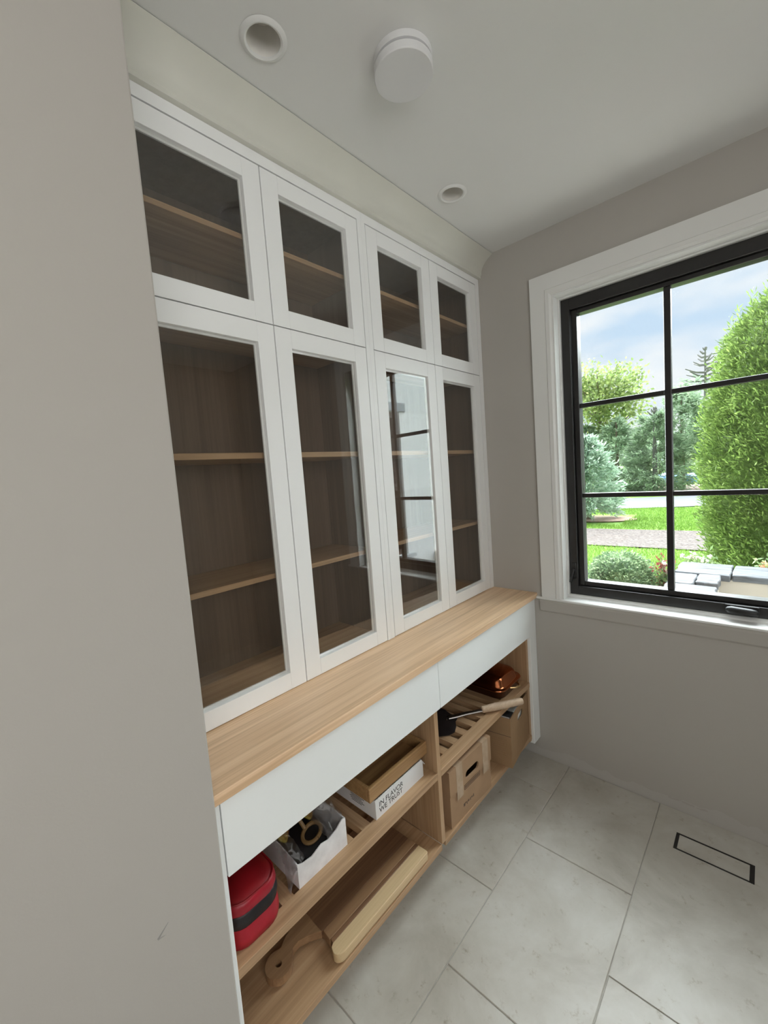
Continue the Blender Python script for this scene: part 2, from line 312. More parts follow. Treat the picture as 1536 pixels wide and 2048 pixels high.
# ---------------------------------------------------------------- mesh helpers
OFF = {}           # world position of each thing's root
def rot2(p, c, a):
    x, y = p[0] - c[0], p[1] - c[1]
    return (c[0] + x * math.cos(a) - y * math.sin(a), c[1] + x * math.sin(a) + y * math.cos(a), p[2])
class B:
    """collects geometry in world coordinates"""
    def __init__(s): s.v = []; s.f = []
    def add(s, vs, fs):
        n = len(s.v); s.v += [tuple(v) for v in vs]; s.f += [tuple(i + n for i in f) for f in fs]; return s
    def box(s, x0, y0, z0, x1, y1, z1):
        return s.add([(x0, y0, z0), (x1, y0, z0), (x1, y1, z0), (x0, y1, z0), (x0, y0, z1), (x1, y0, z1), (x1, y1, z1), (x0, y1, z1)],
                     [(0, 3, 2, 1), (4, 5, 6, 7), (0, 1, 5, 4), (1, 2, 6, 5), (2, 3, 7, 6), (3, 0, 4, 7)])
    def prism(s, pts, z0, z1):
        n = len(pts)
        return s.add([(p[0], p[1], z0) for p in pts] + [(p[0], p[1], z1) for p in pts],
                     [tuple(reversed(range(n))), tuple(range(n, 2 * n))] + [(i, (i + 1) % n, n + (i + 1) % n, n + i) for i in range(n)])
    def extrude(s, prof, axis, a, b):
        """profile of 2D points swept along an axis"""
        def P(p, t):
            return {'x': (t, p[0], p[1]), 'y': (p[0], t, p[1]), 'z': (p[0], p[1], t)}[axis]
        n = len(prof)
        return s.add([P(p, a) for p in prof] + [P(p, b) for p in prof],
                     [tuple(reversed(range(n))), tuple(range(n, 2 * n))] + [(i, (i + 1) % n, n + (i + 1) % n, n + i) for i in range(n)])
    def rings(s, rings, cap0=True, cap1=True):
        n = len(rings[0]); vs = [p for r in rings for p in r]; fs = []
        for k in range(len(rings) - 1):
            for i in range(n):
                j = (i + 1) % n; fs.append((k * n + i, k * n + j, (k + 1) * n + j, (k + 1) * n + i))
        if cap0: fs.append(tuple(reversed(range(n))))
        if cap1: fs.append(tuple(range((len(rings) - 1) * n, len(rings) * n)))
        return s.add(vs, fs)
    def lathe(s, c, prof, n=40, cap0=True, cap1=True):
        return s.rings([[(c[0] + r * math.cos(2 * PI * i / n), c[1] + r * math.sin(2 * PI * i / n), z) for i in range(n)] for r, z in prof], cap0, cap1)
    def tube(s, path, rad, n=12, squash=1.0):
        rings = []
        for i, p in enumerate(path):
            p = Vector(p); a = Vector(path[max(0, i - 1)]); c = Vector(path[min(len(path) - 1, i + 1)])
            t = (c - a).normalized(); u = t.cross(Vector((0, 0, 1)))
            if u.length < 1e-4: u = Vector((1, 0, 0))
            u.normalize(); w = u.cross(t)
            r = rad[i] if isinstance(rad, (list, tuple)) else rad
            rings.append([tuple(p + u * (r * math.cos(2 * PI * k / n)) + w * (r * squash * math.sin(2 * PI * k / n))) for k in range(n)])
        return s.rings(rings)
    def turn(s, c, a):
        s.v = [rot2(v, c, a) for v in s.v]; return s
    def build(s, name, mat, parent=None, bevel=0.0, seg=2, smooth=False, angle=None):
        off = OFF.get(parent.name, Vector((0, 0, 0))) if parent else Vector((0, 0, 0))
        if not parent:
            xs = np.array(s.v); off = Vector(((xs[:, 0].min() + xs[:, 0].max()) / 2, (xs[:, 1].min() + xs[:, 1].max()) / 2, xs[:, 2].min()))
        me = bpy.data.meshes.new(name)
        me.from_pydata([(v[0] - off.x, v[1] - off.y, v[2] - off.z) for v in s.v], [], s.f)
        bm = bmesh.new(); bm.from_mesh(me)
        bmesh.ops.recalc_face_normals(bm, faces=bm.faces)
        if bevel:
            ed = [e for e in bm.edges if len(e.link_faces) == 2 and e.calc_face_angle(0) > 0.5]
            bmesh.ops.bevel(bm, geom=ed, offset=bevel, segments=seg, profile=0.5, affect='EDGES', clamp_overlap=True)
        if smooth:
            for f in bm.faces: f.smooth = True
            lim = angle if angle else 0.6
            for e in bm.edges:
                if len(e.link_faces) == 2 and e.calc_face_angle(0) > lim: e.smooth = False
        bm.to_mesh(me); bm.free()
        me.materials.append(MATS[mat])
        o = bpy.data.objects.new(name, me); COL.objects.link(o)
        if parent: o.parent = parent
        else: o.location = off
        OFF[o.name] = off
        return o
def thing(name, loc, label=None, cat=None, group=None, kind=None):
    o = bpy.data.objects.new(name, None); COL.objects.link(o); o.location = loc
    o.empty_display_size = 0.05
    OFF[o.name] = Vector(loc); tag(o, label, cat, group, kind); return o
def tag(o, label=None, cat=None, group=None, kind=None):
    if label: o['label'] = label
    if cat: o['category'] = cat
    if group: o['group'] = group
    if kind: o['kind'] = kind
    return o
def struct(o, label=None): 
    o['kind'] = 'structure'
    if label: o['label'] = label
    return o
def share(src, parent, delta, name=None):
    """a copy of a part that shares its mesh, moved by delta inside its thing"""
    o = src.copy(); o.name = name or src.name.split('.')[0]; COL.objects.link(o); o.parent = parent
    o.location = Vector(src.location) + Vector(delta); return o

# ---------------------------------------------------------------- the room
L = 1.6487; ZC = 2.6415; WX = 0.255; WY = -0.0781; XR = 2.6; YB = -3.0
Y0 = -0.081                                   # left end of the cabinets
# floor: grout bed and limestone tiles
floor = struct(B().box(-0.33, YB, -0.06, XR, L + 0.01, -0.0035).build('floor', 'grout'), 'pale limestone tiled floor')
tile_bm = None
def tile(x0, y0, x1, y1):
    g = 0.0016
    b_ = B().box(x0 + g, y0 + g, -0.012, x1 - g, y1 - g, 0.0)
    return b_.build('tile', 'limestone', floor, bevel=0.0018, seg=1)
VX0, VX1, VY0, VY1 = 0.849, 1.092, 1.423, 1.515
xs_ = [-0.02, 0.375, 0.77, 1.165, 1.56, 1.955, 2.35, 2.6]
phase = [0.236, 0.527, 0.81, 0.51, 0.23, 0.62, 0.40]
for i in range(7):
    y = phase[i]
    while y > YB: y -= 0.59
    while y < L:
        a, c = max(y, YB), min(y + 0.59, L)
        x0, x1 = xs_[i], xs_[i + 1]
        if i == 2 and c > VY0 - 0.7 and a > 0.7:   # one long stone cut around the floor vent
            if a < 1.0:
                g = 0.0016
                tb_ = B().box(x0 + g, a + g, -0.012, x1 - g, VY0, 0.0).box(x0 + g, VY1, -0.012, x1 - g, L - g, 0.0).box(x0 + g, VY0, -0.012, VX0, VY1, 0.0).box(VX1, VY0, -0.012, x1 - g, VY1, 0.0)
                tb_.build('tile', 'limestone', floor)
        elif c - a > 0.02: tile(x0, a, x1, c)
        y += 0.59
for ch in floor.children:                        # origin at the tile so stone markings differ
    c = sum((Vector(v.co) for v in ch.data.vertices), Vector()) / len(ch.data.vertices)
    ch.data.transform(Matrix.Translation(-c)); ch.location = c
# ceiling with two round cut-outs
LAMPS = [(0.207, 0.264), (0.202, 1.106)]
ceil_b = B().box(-0.33, YB, ZC, XR, L + 0.01, ZC + 0.12)
ceiling = ceil_b.build('ceiling', 'ceiling_paint')
cut_b = B()
for c in LAMPS: cut_b.lathe(c, [(0.0425, ZC - 0.05), (0.0425, ZC + 0.09)], 48)
cut = cut_b.build('cutter', 'dark_void')
md = ceiling.modifiers.new('holes', 'BOOLEAN'); md.object = cut; md.operation = 'DIFFERENCE'; md.solver = 'EXACT'
bpy.context.view_layer.update()
dg = bpy.context.evaluated_depsgraph_get()
me2 = bpy.data.meshes.new_from_object(ceiling.evaluated_get(dg)); ceiling.modifiers.clear(); ceiling.data = me2
bpy.data.objects.remove(cut)
struct(ceiling, 'plain white ceiling')
# walls
WXA, WXB, WZA, WZB = 0.376, 1.244, 0.873, 2.336       # window opening
YW1 = 1.84
wb = B().box(-0.33, L, -0.5, WXA, YW1, ZC + 0.1).box(WXB, L, -0.5, XR + 0.2, YW1, ZC + 0.1)
wb.box(WXA, L, -0.5, WXB, YW1, WZA).box(WXA, L, WZB, WXB, YW1, ZC + 0.1)
struct(wb.build('wall_back', 'window_wall_paint'), 'greige wall with the black framed window')
wall_l = B().extrude([(-0.33, YB), (WX, YB), (WX, WY - 0.004), (WX - 0.0012, WY - 0.0012), (WX - 0.004, WY), (-0.33, WY)], 'z', -0.05, ZC + 0.05)
wl_o = struct(wall_l.build('wall_left', 'left_wall_paint'), 'greige wall that ends beside the cabinets')
struct(B().box(-0.36, WY, -0.05, -0.33, L + 0.02, ZC + 0.1).build('wall_behind_cabinets', 'wall_paint'))
DA, DB_, DZ0, DZ1 = -2.15, 0.15, 1.3, 2.4               # high opening added in the right wall for the fill light
struct(B().box(XR, YB, -0.05, XR + 0.12, DA, ZC + 0.05).box(XR, DB_, -0.05, XR + 0.12, L, ZC + 0.05).box(XR, DA, DZ1, XR + 0.12, DB_, ZC + 0.05).box(XR, DA, -0.05, XR + 0.12, DB_, DZ0).build('wall_right', 'wall_paint'))
struct(B().box(-0.33, YB - 0.12, -0.05, XR + 0.12, YB, ZC + 0.05).build('wall_rear', 'wall_paint'))
d1 = thing('fill_window', (XR + 0.06, -1.0, DZ0), 'unseen wide black framed window added in the right wall for fill light', kind='structure')
fb = B().box(XR + 0.03, DA, DZ0, XR + 0.09, DA + 0.05, DZ1).box(XR + 0.03, DB_ - 0.05, DZ0, XR + 0.09, DB_, DZ1).box(XR + 0.03, DA + 0.05, DZ1 - 0.05, XR + 0.09, DB_ - 0.05, DZ1).box(XR + 0.03, DA + 0.05, DZ0, XR + 0.09, DB_ - 0.05, DZ0 + 0.05).box(XR + 0.03, -1.03, DZ0 + 0.05, XR + 0.09, -0.97, DZ1 - 0.05)
fb.build('window_frame', 'black_metal', d1)
B().box(XR + 0.058, DA + 0.05, DZ0 + 0.05, XR + 0.063, -1.03, DZ1 - 0.05).build('pane', 'window_glass', d1)
B().box(XR + 0.058, -0.97, DZ0 + 0.05, XR + 0.063, DB_ - 0.05, DZ1 - 0.05).build('pane', 'window_glass', d1)

# crown moulding over the cabinets
cp = [(-0.02, 2.541), (0.016, 2.541), (0.0165, 2.552), (0.021, 2.559)]
for k in range(1, 9):
    t_ = k / 8; cp.append((0.021 + 0.062 * (t_ ** 2.0), 2.559 + 0.077 * (t_ ** 0.85)))
cp += [(0.086, 2.6375), (0.086, 2.6388), (-0.02, 2.6388)]
struct(B().extrude(cp, 'y', Y0 + 0.004, L - 0.0005).build('trim_1', 'crown_shaded', smooth=True, angle=0.5), 'cove crown moulding above the cabinets')

# ---------------------------------------------------------------- window
win = thing('window_1', (0.81, L, 0.885), 'black framed six pane casement window with white casing', kind='structure')
def wbox(name, mat, *a, bevel=0.0): return B().box(*a).build(name, mat, win, bevel=bevel)
XC0, XC1 = 0.275, 1.345
def casing(x0, x1, z0, z1, inner):
    return B().box(x0, L - 0.017, z0, x1, L - 0.0003, z1)
cl = B().extrude([(0.275, L), (0.275, L - 0.016), (0.345, L - 0.016), (0.349, L - 0.021), (0.366, L - 0.021), (0.376, L - 0.014), (0.376, L)], 'z', 0.8855, 2.34)
cl.v = [(x, y, z if z < 1 else 2.336 + (0.376 - x)) for x, y, z in cl.v]      # mitred
cl.build('casing', 'trim_paint', win)
cr_ = B().extrude([(1.345, L), (1.345, L - 0.016), (1.275, L - 0.016), (1.271, L - 0.021), (1.254, L - 0.021), (1.244, L - 0.014), (1.244, L)], 'z', 0.8855, 2.34)
cr_.v = [(x, y, z if z < 1 else 2.336 + (x - 1.244)) for x, y, z in cr_.v]
cr_.build('casing', 'trim_paint', win)
ct = B().extrude([(L, 2.437), (L - 0.016, 2.437), (L - 0.016, 2.367), (L - 0.021, 2.363), (L - 0.021, 2.346), (L - 0.014, 2.336), (L, 2.336)], 'x', 0.275, 1.345)
ct.v = [(0.376 - (z - 2.336) if x < 0.8 else 1.244 + (z - 2.336), y, z) for x, y, z in ct.v]
ct.build('casing', 'trim_paint', win)
# jamb lining
wbox('jamb', 'trim_paint', 0.3762, L - 0.012, 0.886, 0.3835, 1.80, 2.3358)
wbox('jamb', 'trim_paint', 1.2365, L - 0.012, 0.886, 1.2438, 1.80, 2.3358)
wbox('jamb', 'trim_paint', 0.3835, L - 0.012, 2.3285, 1.2365, 1.80, 2.3358)
for a in ((0.3835, 1.690, 0.9, 0.392, 1.715, 2.3285), (1.228, 1.690, 0.9, 1.2365, 1.715, 2.3285), (0.392, 1.690, 2.3205, 1.228, 1.715, 2.3285)):
    wbox('window_stop', 'trim_paint', *a, bevel=0.001)
sill_b = B().extrude([(1.8, 0.873), (1.8, 0.886), (1.634, 0.886), (1.629, 0.8825), (1.629, 0.876), (1.632, 0.873)], 'x', 0.2465, 1.372)
sill_b.build('window_sill', 'trim_paint', win)
B().extrude([(L, 0.8725), (L - 0.012, 0.8725), (L - 0.014, 0.86), (L - 0.010, 0.815), (L - 0.004, 0.806), (L, 0.806)], 'x', 0.262, 1.356).build('window_apron', 'wall_paint', win)
B().extrude([(1.69, 0.886), (1.69, 0.893), (1.70, 0.901), (1.73, 0.901), (1.73, 0.886)], 'x', 0.3835, 1.2365).build('sill_stop', 'trim_paint', win)
# black frame and sash
fx0, fx1, fz0, fz1 = 0.392, 1.228, 0.901, 2.320
fb = B().box(fx0, 1.705, fz0, 0.431, 1.79, fz1).box(1.189, 1.705, fz0, fx1, 1.79, fz1).box(0.431, 1.705, fz0, 1.189, 1.79, 0.944).box(0.431, 1.705, 2.268, 1.189, 1.79, fz1)
fb.build('window_frame', 'black_metal', win, bevel=0.002)
sa = B().box(0.4325, 1.722, 0.9455, 0.457, 1.775, 2.2665).box(1.163, 1.722, 0.9455, 1.1875, 1.775, 2.2665).box(0.457, 1.722, 0.9455, 1.163, 1.775, 0.968).box(0.457, 1.722, 2.247, 1.163, 1.775, 2.2665)
sa.build('sash', 'black_metal', win, bevel=0.0025)
wbox('mullion', 'black_metal', 0.7975, 1.727, 0.968, 0.8225, 1.757, 2.247, bevel=0.003)
for zc in (1.822, 1.392):
    wbox('muntin', 'black_metal', 0.457, 1.729, zc - 0.0105, 0.7975, 1.755, zc + 0.0105, bevel=0.003)
    wbox('muntin', 'black_metal', 0.8225, 1.729, zc - 0.0105, 1.163, 1.755, zc + 0.0105, bevel=0.003)
for x0, x1 in ((0.457, 0.7975), (0.8225, 1.163)):
    for z0, z1 in ((0.968, 1.3815), (1.4025, 1.8115), (1.8325, 2.247)):
        wbox('pane', 'window_glass', x0, 1.740, z0, x1, 1.744, z1)
hb = B().box(0.995, 1.698, 0.915, 1.10, 1.705, 0.944).build('crank_base', 'black_plastic', win, bevel=0.003)
B().rings([[(x, 1.682 + 0.017 * math.cos(t) * s_, 0.928 + 0.0155 * math.sin(t) * s_ - (x - 1.0) * 0.05) for t in [2 * PI * k / 14 for k in range(14)]] for x, s_ in ((0.997, 0.35), (1.003, 0.75), (1.015, 1.0), (1.075, 1.0), (1.092, 0.85), (1.097, 0.4))]).build('crank_handle', 'black_plastic', hb, smooth=True, angle=0.9)
lk = B().box(0.405, 1.699, 0.985, 0.424, 1.705, 1.06).build('lock_plate', 'black_plastic', win, bevel=0.002)
B().tube([(0.414, 1.698, 1.03), (0.408, 1.690, 1.0), (0.401, 1.684, 0.965)], [0.006, 0.0055, 0.006], 10).build('lock_lever', 'black_plastic', lk, smooth=True)

# ---------------------------------------------------------------- upper cabinets
ZT, ZM, ZB = 2.5062, 2.0457, 0.9003
y12, y2r, y3l, y34, y4r = 0.3589, 0.7616, 0.8053, 1.208, 1.6105
DW = 0.4026; G_ = 0.0016
def door_mesh(c_y, z0, z1, oz0, oz1, parent, askew=0.0):
    """white frame door with one glass light"""
    ya, yb = c_y + G_, c_y + DW - G_; oa, ob = c_y + 0.0615, c_y + DW - 0.0595
    z0 += G_; z1 -= G_
    b_ = B().box(-0.022, ya, z0, 0, oa, z1).box(-0.022, ob, z0, 0, yb, z1).box(-0.022, oa, z0, 0, ob, oz0).box(-0.022, oa, oz1, 0, ob, z1)
    d_ = b_.build('door', 'white_lacquer', parent, bevel=0.0009, seg=1)
    pb = B().box(-0.0155, oa - 0.006, oz0 - 0.006, -0.0125, ob + 0.006, oz1 + 0.006)
    if askew: pb.turn((-0.014, (oa + ob) / 2), -askew)
    pb.build('glass_pane', 'cabinet_glass', d_)
    s = B()
    t = 0.006
    s.box(-0.021, oa, oz0, -0.0162, oa + t, oz1).box(-0.021, ob - t, oz0, -0.0162, ob, oz1).box(-0.021, oa + t, oz0, -0.0162, ob - t, oz0 + t).box(-0.021, oa + t, oz1 - t, -0.0162, ob - t, oz1)
    s.build('glazing_bead', 'white_lacquer', d_)
    return d_
def upper_unit(ya, yb, doors, label, stiles):
    t = thing('upper_cabinet', (-0.15, (ya + yb) / 2, ZB), label, 'cabinet', 'glass fronted upper cabinets')
    xb = -0.30
    B().box(xb - 0.012, ya, ZB, xb, yb, 2.52).build('back_panel', 'deep_shaded_oak', t)
    B().box(xb, ya, ZB, -0.0235, ya + 0.018, 2.52).build('side_panel', 'deep_shaded_oak', t)
    B().box(xb, yb - 0.018, ZB, -0.0235, yb, 2.52).build('side_panel', 'deep_shaded_oak', t)
    B().box(xb, ya + 0.018, ZB, -0.0235, yb - 0.018, ZB + 0.02).build('bottom_panel', 'shaded_oak_y', t)
    B().box(xb, ya + 0.018, 2.5, -0.0235, yb - 0.018, 2.52).build('top_panel', 'deep_shaded_oak', t)
    B().box(xb, ya + 0.018, 2.035, -0.0235, yb - 0.018, 2.056).build('middle_panel', 'shaded_oak_y', t)
    for zt, th in ((1.660, 0.018), (1.276, 0.0165), (2.309, 0.0155)):
        B().box(xb + 0.004, ya + 0.019, zt - th, -0.040, yb - 0.019, zt).build('shelf', 'shaded_oak_y', t, bevel=0.0008, seg=1)
    for dy in doors:
        door_mesh(dy, ZB, ZM, 0.956, 1.985, t, 0.042 if abs(dy - y12) < 0.01 or abs(dy - y3l) < 0.01 else 0.0)
        door_mesh(dy, ZM, ZT, 2.102, 2.4505, t)
    for a, c in stiles:
        B().box(-0.022, a, ZB, 0.0, c, ZT + 0.002).build('stile', 'white_lacquer', t)
    B().box(-0.022, ya, ZT + 0.0022, 0.0, yb, 2.5405).build('top_rail', 'white_lacquer', t)
    return t
YM = 0.78345
upper_unit(Y0 + 0.003, YM - 0.0002, (y12 - DW, y12), 'white double-door glass cabinet nearest the left wall', [(Y0 + 0.003, y12 - DW - G_), (y2r + G_, YM - 0.0002)])
upper_unit(YM + 0.0002, L - 0.001, (y3l, y34), 'white double-door glass cabinet in the corner beside the window wall', [(YM + 0.0002, y3l - G_), (y4r + G_, L - 0.001)])

# ---------------------------------------------------------------- worktop
wt = B().box(-0.315, Y0 + 0.003, 0.8745, 0.245, L - 0.0008, 0.9).build('worktop', 'oak_y', bevel=0.0015)
tag(wt, 'long pale oak worktop running under the glass cabinets', 'worktop')

# ---------------------------------------------------------------- base cabinets
ZS0, ZS1 = 0.424, 0.45      # slatted shelf
ZP0, ZP1 = 0.143, 0.165     # bottom panel
def base_unit(ya, yb, label, left, right, slots):
    t = thing('base_cabinet', (0, (ya + yb) / 2, 0), label, 'cabinet', 'open base cabinets')
    ia, ib = left[1], right[0]
    B().box(-0.312, ya, 0.12, -0.30, yb, 0.874).build('back_panel', 'shaded_oak_y', t)
    B().box(-0.30, ia, ZP0, 0.2258, ib, ZP1).build('bottom_panel', 'shaded_oak_y', t, bevel=0.001, seg=1)
    B().box(-0.30, ia, 0.70, 0.208, ib, 0.714).build('drawer_divider', 'deep_shaded_oak', t)
    # slatted shelf: front and rear rail with slats between
    sh = B().box(0.18, ia + 0.0005, ZS0, 0.226, ib - 0.0005, ZS1).build('slatted_shelf', 'shaded_oak_y', t, bevel=0.001, seg=1)
    B().box(-0.298, ia + 0.0005, ZS0, -0.25, ib - 0.0005, ZS1).build('rear_rail', 'shaded_oak_y', sh)
    edges = [ia + 0.0005]
    for s0 in slots: edges += [s0, s0 + 0.037]
    edges.append(ib - 0.0005)
    proto = None
    for k in range(0, len(edges), 2):
        a, c = edges[k], edges[k + 1]
        if c - a > 0.002:
            B().box(-0.25, a, ZS0 + 0.001, 0.18, c, ZS1 - 0.0004).build('slat', 'shaded_oak_x', sh)
    return t
slL = [0.054 + 0.074 * k for k in range(-1, 9)]
slR = [0.799 + 0.074 * k for k in range(0, 10)]
bl = base_unit(Y0 + 0.003, 0.757, 'open base cabinet with a wide white drawer nearest the left wall', (Y0 + 0.003, -0.0605), (0.735, 0.757), slL)
B().box(-0.30, Y0 + 0.003, 0.12, 0.2145, -0.0605, 0.874).build('side_panel', 'shaded_oak_z', bl)
B().box(0.2146, Y0 + 0.003, 0.0, 0.2325, -0.0612, 0.874).build('stile', 'drawer_lacquer', bl, bevel=0.0012)
B().box(-0.30, 0.735, ZP1, 0.2262, 0.757, 0.874).build('divider_panel', 'shaded_oak_z', bl, bevel=0.0008, seg=1)
br = base_unit(0.757, L - 0.001, 'open base cabinet with a white drawer in the corner by the window', (0.757, 0.757), (1.550, 1.57), slR)
B().box(-0.30, 1.550, 0.12, 0.2145, 1.57, 0.874).build('side_panel', 'shaded_oak_z', br)
B().box(0.19, 1.5705, 0.105, 0.2305, L - 0.001, 0.874).build('stile', 'drawer_lacquer', br, bevel=0.004)
for par, a, c in ((bl, -0.0595, 0.7665), (br, 0.7693, 1.5690)):
    d_ = B().box(0.2155, a, 0.6905, 0.235, c, 0.8695).build('drawer', 'drawer_lacquer', par, bevel=0.0012)
    B().box(-0.25, a + 0.035, 0.72, 0.2150, c - 0.035, 0.84).build('drawer_box', 'shaded_oak_y', d_)
# toe kick
tk = B().box(0.10, Y0 + 0.003, 0.0, 0.118, 1.57, 0.1425).build('trim_2', 'trim_paint')
struct(tk, 'recessed toe kick under the base cabinets')

# ---------------------------------------------------------------- ceiling fittings
def downlight(c, label):
    t = thing('recessed_downlight', (c[0], c[1], ZC - 0.004), label, 'downlight', 'recessed ceiling downlights')
    B().lathe(c, [(0.041, ZC - 0.0004), (0.041, ZC - 0.003), (0.046, ZC - 0.0055), (0.053, ZC - 0.004), (0.057, ZC - 0.0006)], 56, False, False).build('trim_ring', 'ceiling_paint', t, smooth=True)
    B().lathe(c, [(0.0415, ZC - 0.002), (0.0405, ZC + 0.02), (0.037, ZC + 0.055), (0.034, ZC + 0.075)], 48, False, False).build('baffle', 'lamp_baffle', t, smooth=True)
    B().lathe(c, [(0.036, ZC + 0.066), (0.036, ZC + 0.078)], 40).build('lens', 'lamp_baffle', t)
    return t
downlight(LAMPS[0], 'white recessed downlight above the left glass doors, unlit')
downlight(LAMPS[1], 'white recessed downlight near the window wall corner, unlit')
t = thing('smoke_alarm', (0.41, 0.553, ZC - 0.044), 'plain white round disc alarm on the ceiling', 'smoke alarm')
B().lathe((0.41, 0.553), [(0.076, ZC - 0.016), (0.0775, ZC - 0.0005)], 64).build('mounting_base', 'white_plastic', t, smooth=True)
B().lathe((0.41, 0.553), [(0.0755, ZC - 0.0435), (0.077, ZC - 0.0425), (0.0775, ZC - 0.041), (0.0775, ZC - 0.024), (0.070, ZC - 0.0165)], 64).build('cover', 'white_plastic', t, smooth=True, angle=0.3)

# ---------------------------------------------------------------- floor vent
t = thing('floor_vent', ((VX0 + VX1) / 2, (VY0 + VY1) / 2, -0.003), 'slim black linear floor vent with stone insert', 'floor vent')
B().box(VX0 + 0.001, VY0 + 0.001, -0.0034, VX1 - 0.001, VY1 - 0.001, -0.0026).build('channel', 'dark_void', t)
fr = B().box(VX0, VY0, -0.0026, VX1, VY0 + 0.0065, 0.0006).box(VX0, VY1 - 0.0065, -0.0026, VX1, VY1, 0.0006).box(VX0, VY0 + 0.0065, -0.0026, VX0 + 0.010, VY1 - 0.0065, 0.0006).box(VX1 - 0.013, VY0 + 0.0065, -0.0026, VX1, VY1 - 0.0065, 0.0006)
fr.build('frame', 'black_metal', t)
B().box(VX0 + 0.0115, VY0 + 0.008, -0.0026, VX1 - 0.0145, VY1 - 0.008, 0.0004).build('stone_insert', 'limestone', t)

# ---------------------------------------------------------------- things on the shelves
def rrect(x0, y0, x1, y1, r, n=6):
    pts = []
    for cx, cy, a0 in ((x1 - r, y1 - r, 0), (x0 + r, y1 - r, PI / 2), (x0 + r, y0 + r, PI), (x1 - r, y0 + r, 1.5 * PI)):
        for k in range(n + 1):
            a = a0 + PI / 2 * k / n; pts.append((cx + r * math.cos(a), cy + r * math.sin(a)))
    return pts
# red lunch bag
t = thing('lunch_bag', (0.11, 0.015, ZS1), 'small red zipped lunch bag with a black band on the slatted shelf', 'bag')
bx = (0.012, -0.058, 0.203, 0.088)
def bagring(z, g, wob=0.0, r=0.05):
    return [(x + wob * math.sin(9 * y * 10 + z * 60), y + wob * math.sin(x * 80 + z * 50), z) for x, y in rrect(bx[0] - g, bx[1] - min(g, 0.0), bx[2] + g, bx[3] + g, r)]
B().rings([bagring(ZS1 + 0.0005, -0.006), bagring(ZS1 + 0.004, 0.0), bagring(ZS1 + 0.02, 0.002, 0.001), bagring(0.490, 0.001, 0.001), bagring(0.503, -0.001)]).build('lower_body', 'red_cloth', t, smooth=True, angle=1.2)
B().rings([bagring(0.502, -0.002), bagring(0.506, 0.0005), bagring(0.520, 0.0015, 0.001), bagring(0.534, 0.0005), bagring(0.539, -0.002)]).build('band', 'black_band', t, smooth=True, angle=1.2)
B().rings([bagring(0.538, -0.001), bagring(0.545, 0.001, 0.001), bagring(0.558, -0.001, 0.001), bagring(0.566, -0.004)]).build('upper_body', 'red_cloth', t, smooth=True, angle=1.2)
lid = B().rings([bagring(0.566, -0.0055), bagring(0.570, -0.009), bagring(0.574, -0.03, r=0.04), bagring(0.577, -0.055, r=0.015)]).build('lid', 'red_mesh_top', t, smooth=True, angle=1.2)
zp = [(x, y, 0.5675) for x, y in rrect(bx[0] + 0.004, bx[1] + 0.004, bx[2] - 0.004, bx[3] - 0.004, 0.047)]
B().tube(zp + [zp[0]], 0.0022, 6).build('piping', 'red_mesh_top', lid, smooth=True)

# white carton with clear plastic liner
cy0, cy1, cx0, cx1, cz = 0.146, 0.324, -0.09, 0.181, ZS1
t = thing('carton', (0.05, 0.235, cz), 'white open carton with a crumpled clear liner on the left slatted shelf', 'box')
w_ = 0.003
fp = [(cy0, cz)] + [(cy1, cz)] + [(cy1, cz + 0.088), (cy1 - 0.012, cz + 0.09), (0.285, cz + 0.074), (0.255, cz + 0.066), (0.23, cz + 0.072), (0.195, cz + 0.060), (0.165, cz + 0.064), (cy0, cz + 0.072)]
B().extrude(fp, 'x', cx1 - w_, cx1).build('front_panel', 'white_card_worn', t)
lp = [(cx0, cz), (cx1 - w_, cz), (cx1 - w_, cz + 0.072), (0.1, cz + 0.082), (cx0, cz + 0.09)]
B().extrude(lp, 'y', cy0, cy0 + w_).build('side_panel', 'white_card_worn', t)
rp = [(cx0, cz), (cx1 - w_, cz), (cx1 - w_, cz + 0.088), (cx0, cz + 0.09)]
B().extrude(rp, 'y', cy1 - w_, cy1).build('side_panel', 'white_card_worn', t)
B().box(cx0, cy0 + w_, cz, cx0 + w_, cy1 - w_, cz + 0.09).build('rear_panel', 'white_card_worn', t)
B().box(cx0 + w_, cy0 + w_, cz, cx1 - w_, cy1 - w_, cz + w_).build('base_panel', 'white_card_worn', t)
def crumple(p, a=0.006, f=32.0, s=0.0):
    n = mnoise.noise_vector(Vector((p[0] * f + s, p[1] * f, p[2] * f)))
    return (p[0] + n.x * a, p[1] + n.y * a, p[2] + n.z * a)
# liner: crumpled sheets of clear film lying over the carton edges
def film(c00, c10, c01, c11, amp, freq, seed, n=18, sag=0.0):
    vs = []; fs = []
    for i in range(n + 1):
        for j in range(n + 1):
            u, v = i / n, j / n
            p = [(c00[k] * (1 - u) + c10[k] * u) * (1 - v) + (c01[k] * (1 - u) + c11[k] * u) * v for k in range(3)]
            p[2] += sag * math.sin(PI * u) * math.sin(PI * v)
            vs.append(crumple(crumple(tuple(p), amp, freq, seed), amp * 0.5, freq * 2.3, seed + 3))
    for i in range(n):
        for j in range(n): a_ = i * (n + 1) + j; fs.append((a_, a_ + 1, a_ + n + 2, a_ + n + 1))
    return B().add(vs, fs)
film((0.176, 0.322, 0.540), (0.172, 0.258, 0.518), (0.045, 0.316, 0.618), (0.040, 0.225, 0.592), 0.008, 34, 1.0, sag=0.016).build('liner_film', 'clear_plastic', t, smooth=True, angle=2.5)
film((0.100, 0.152, 0.600), (0.174, 0.176, 0.520), (0.092, 0.128, 0.560), (0.180, 0.128, 0.500), 0.006, 40, 2.0, sag=0.010).build('liner_film', 'clear_plastic', t, smooth=True, angle=2.5)
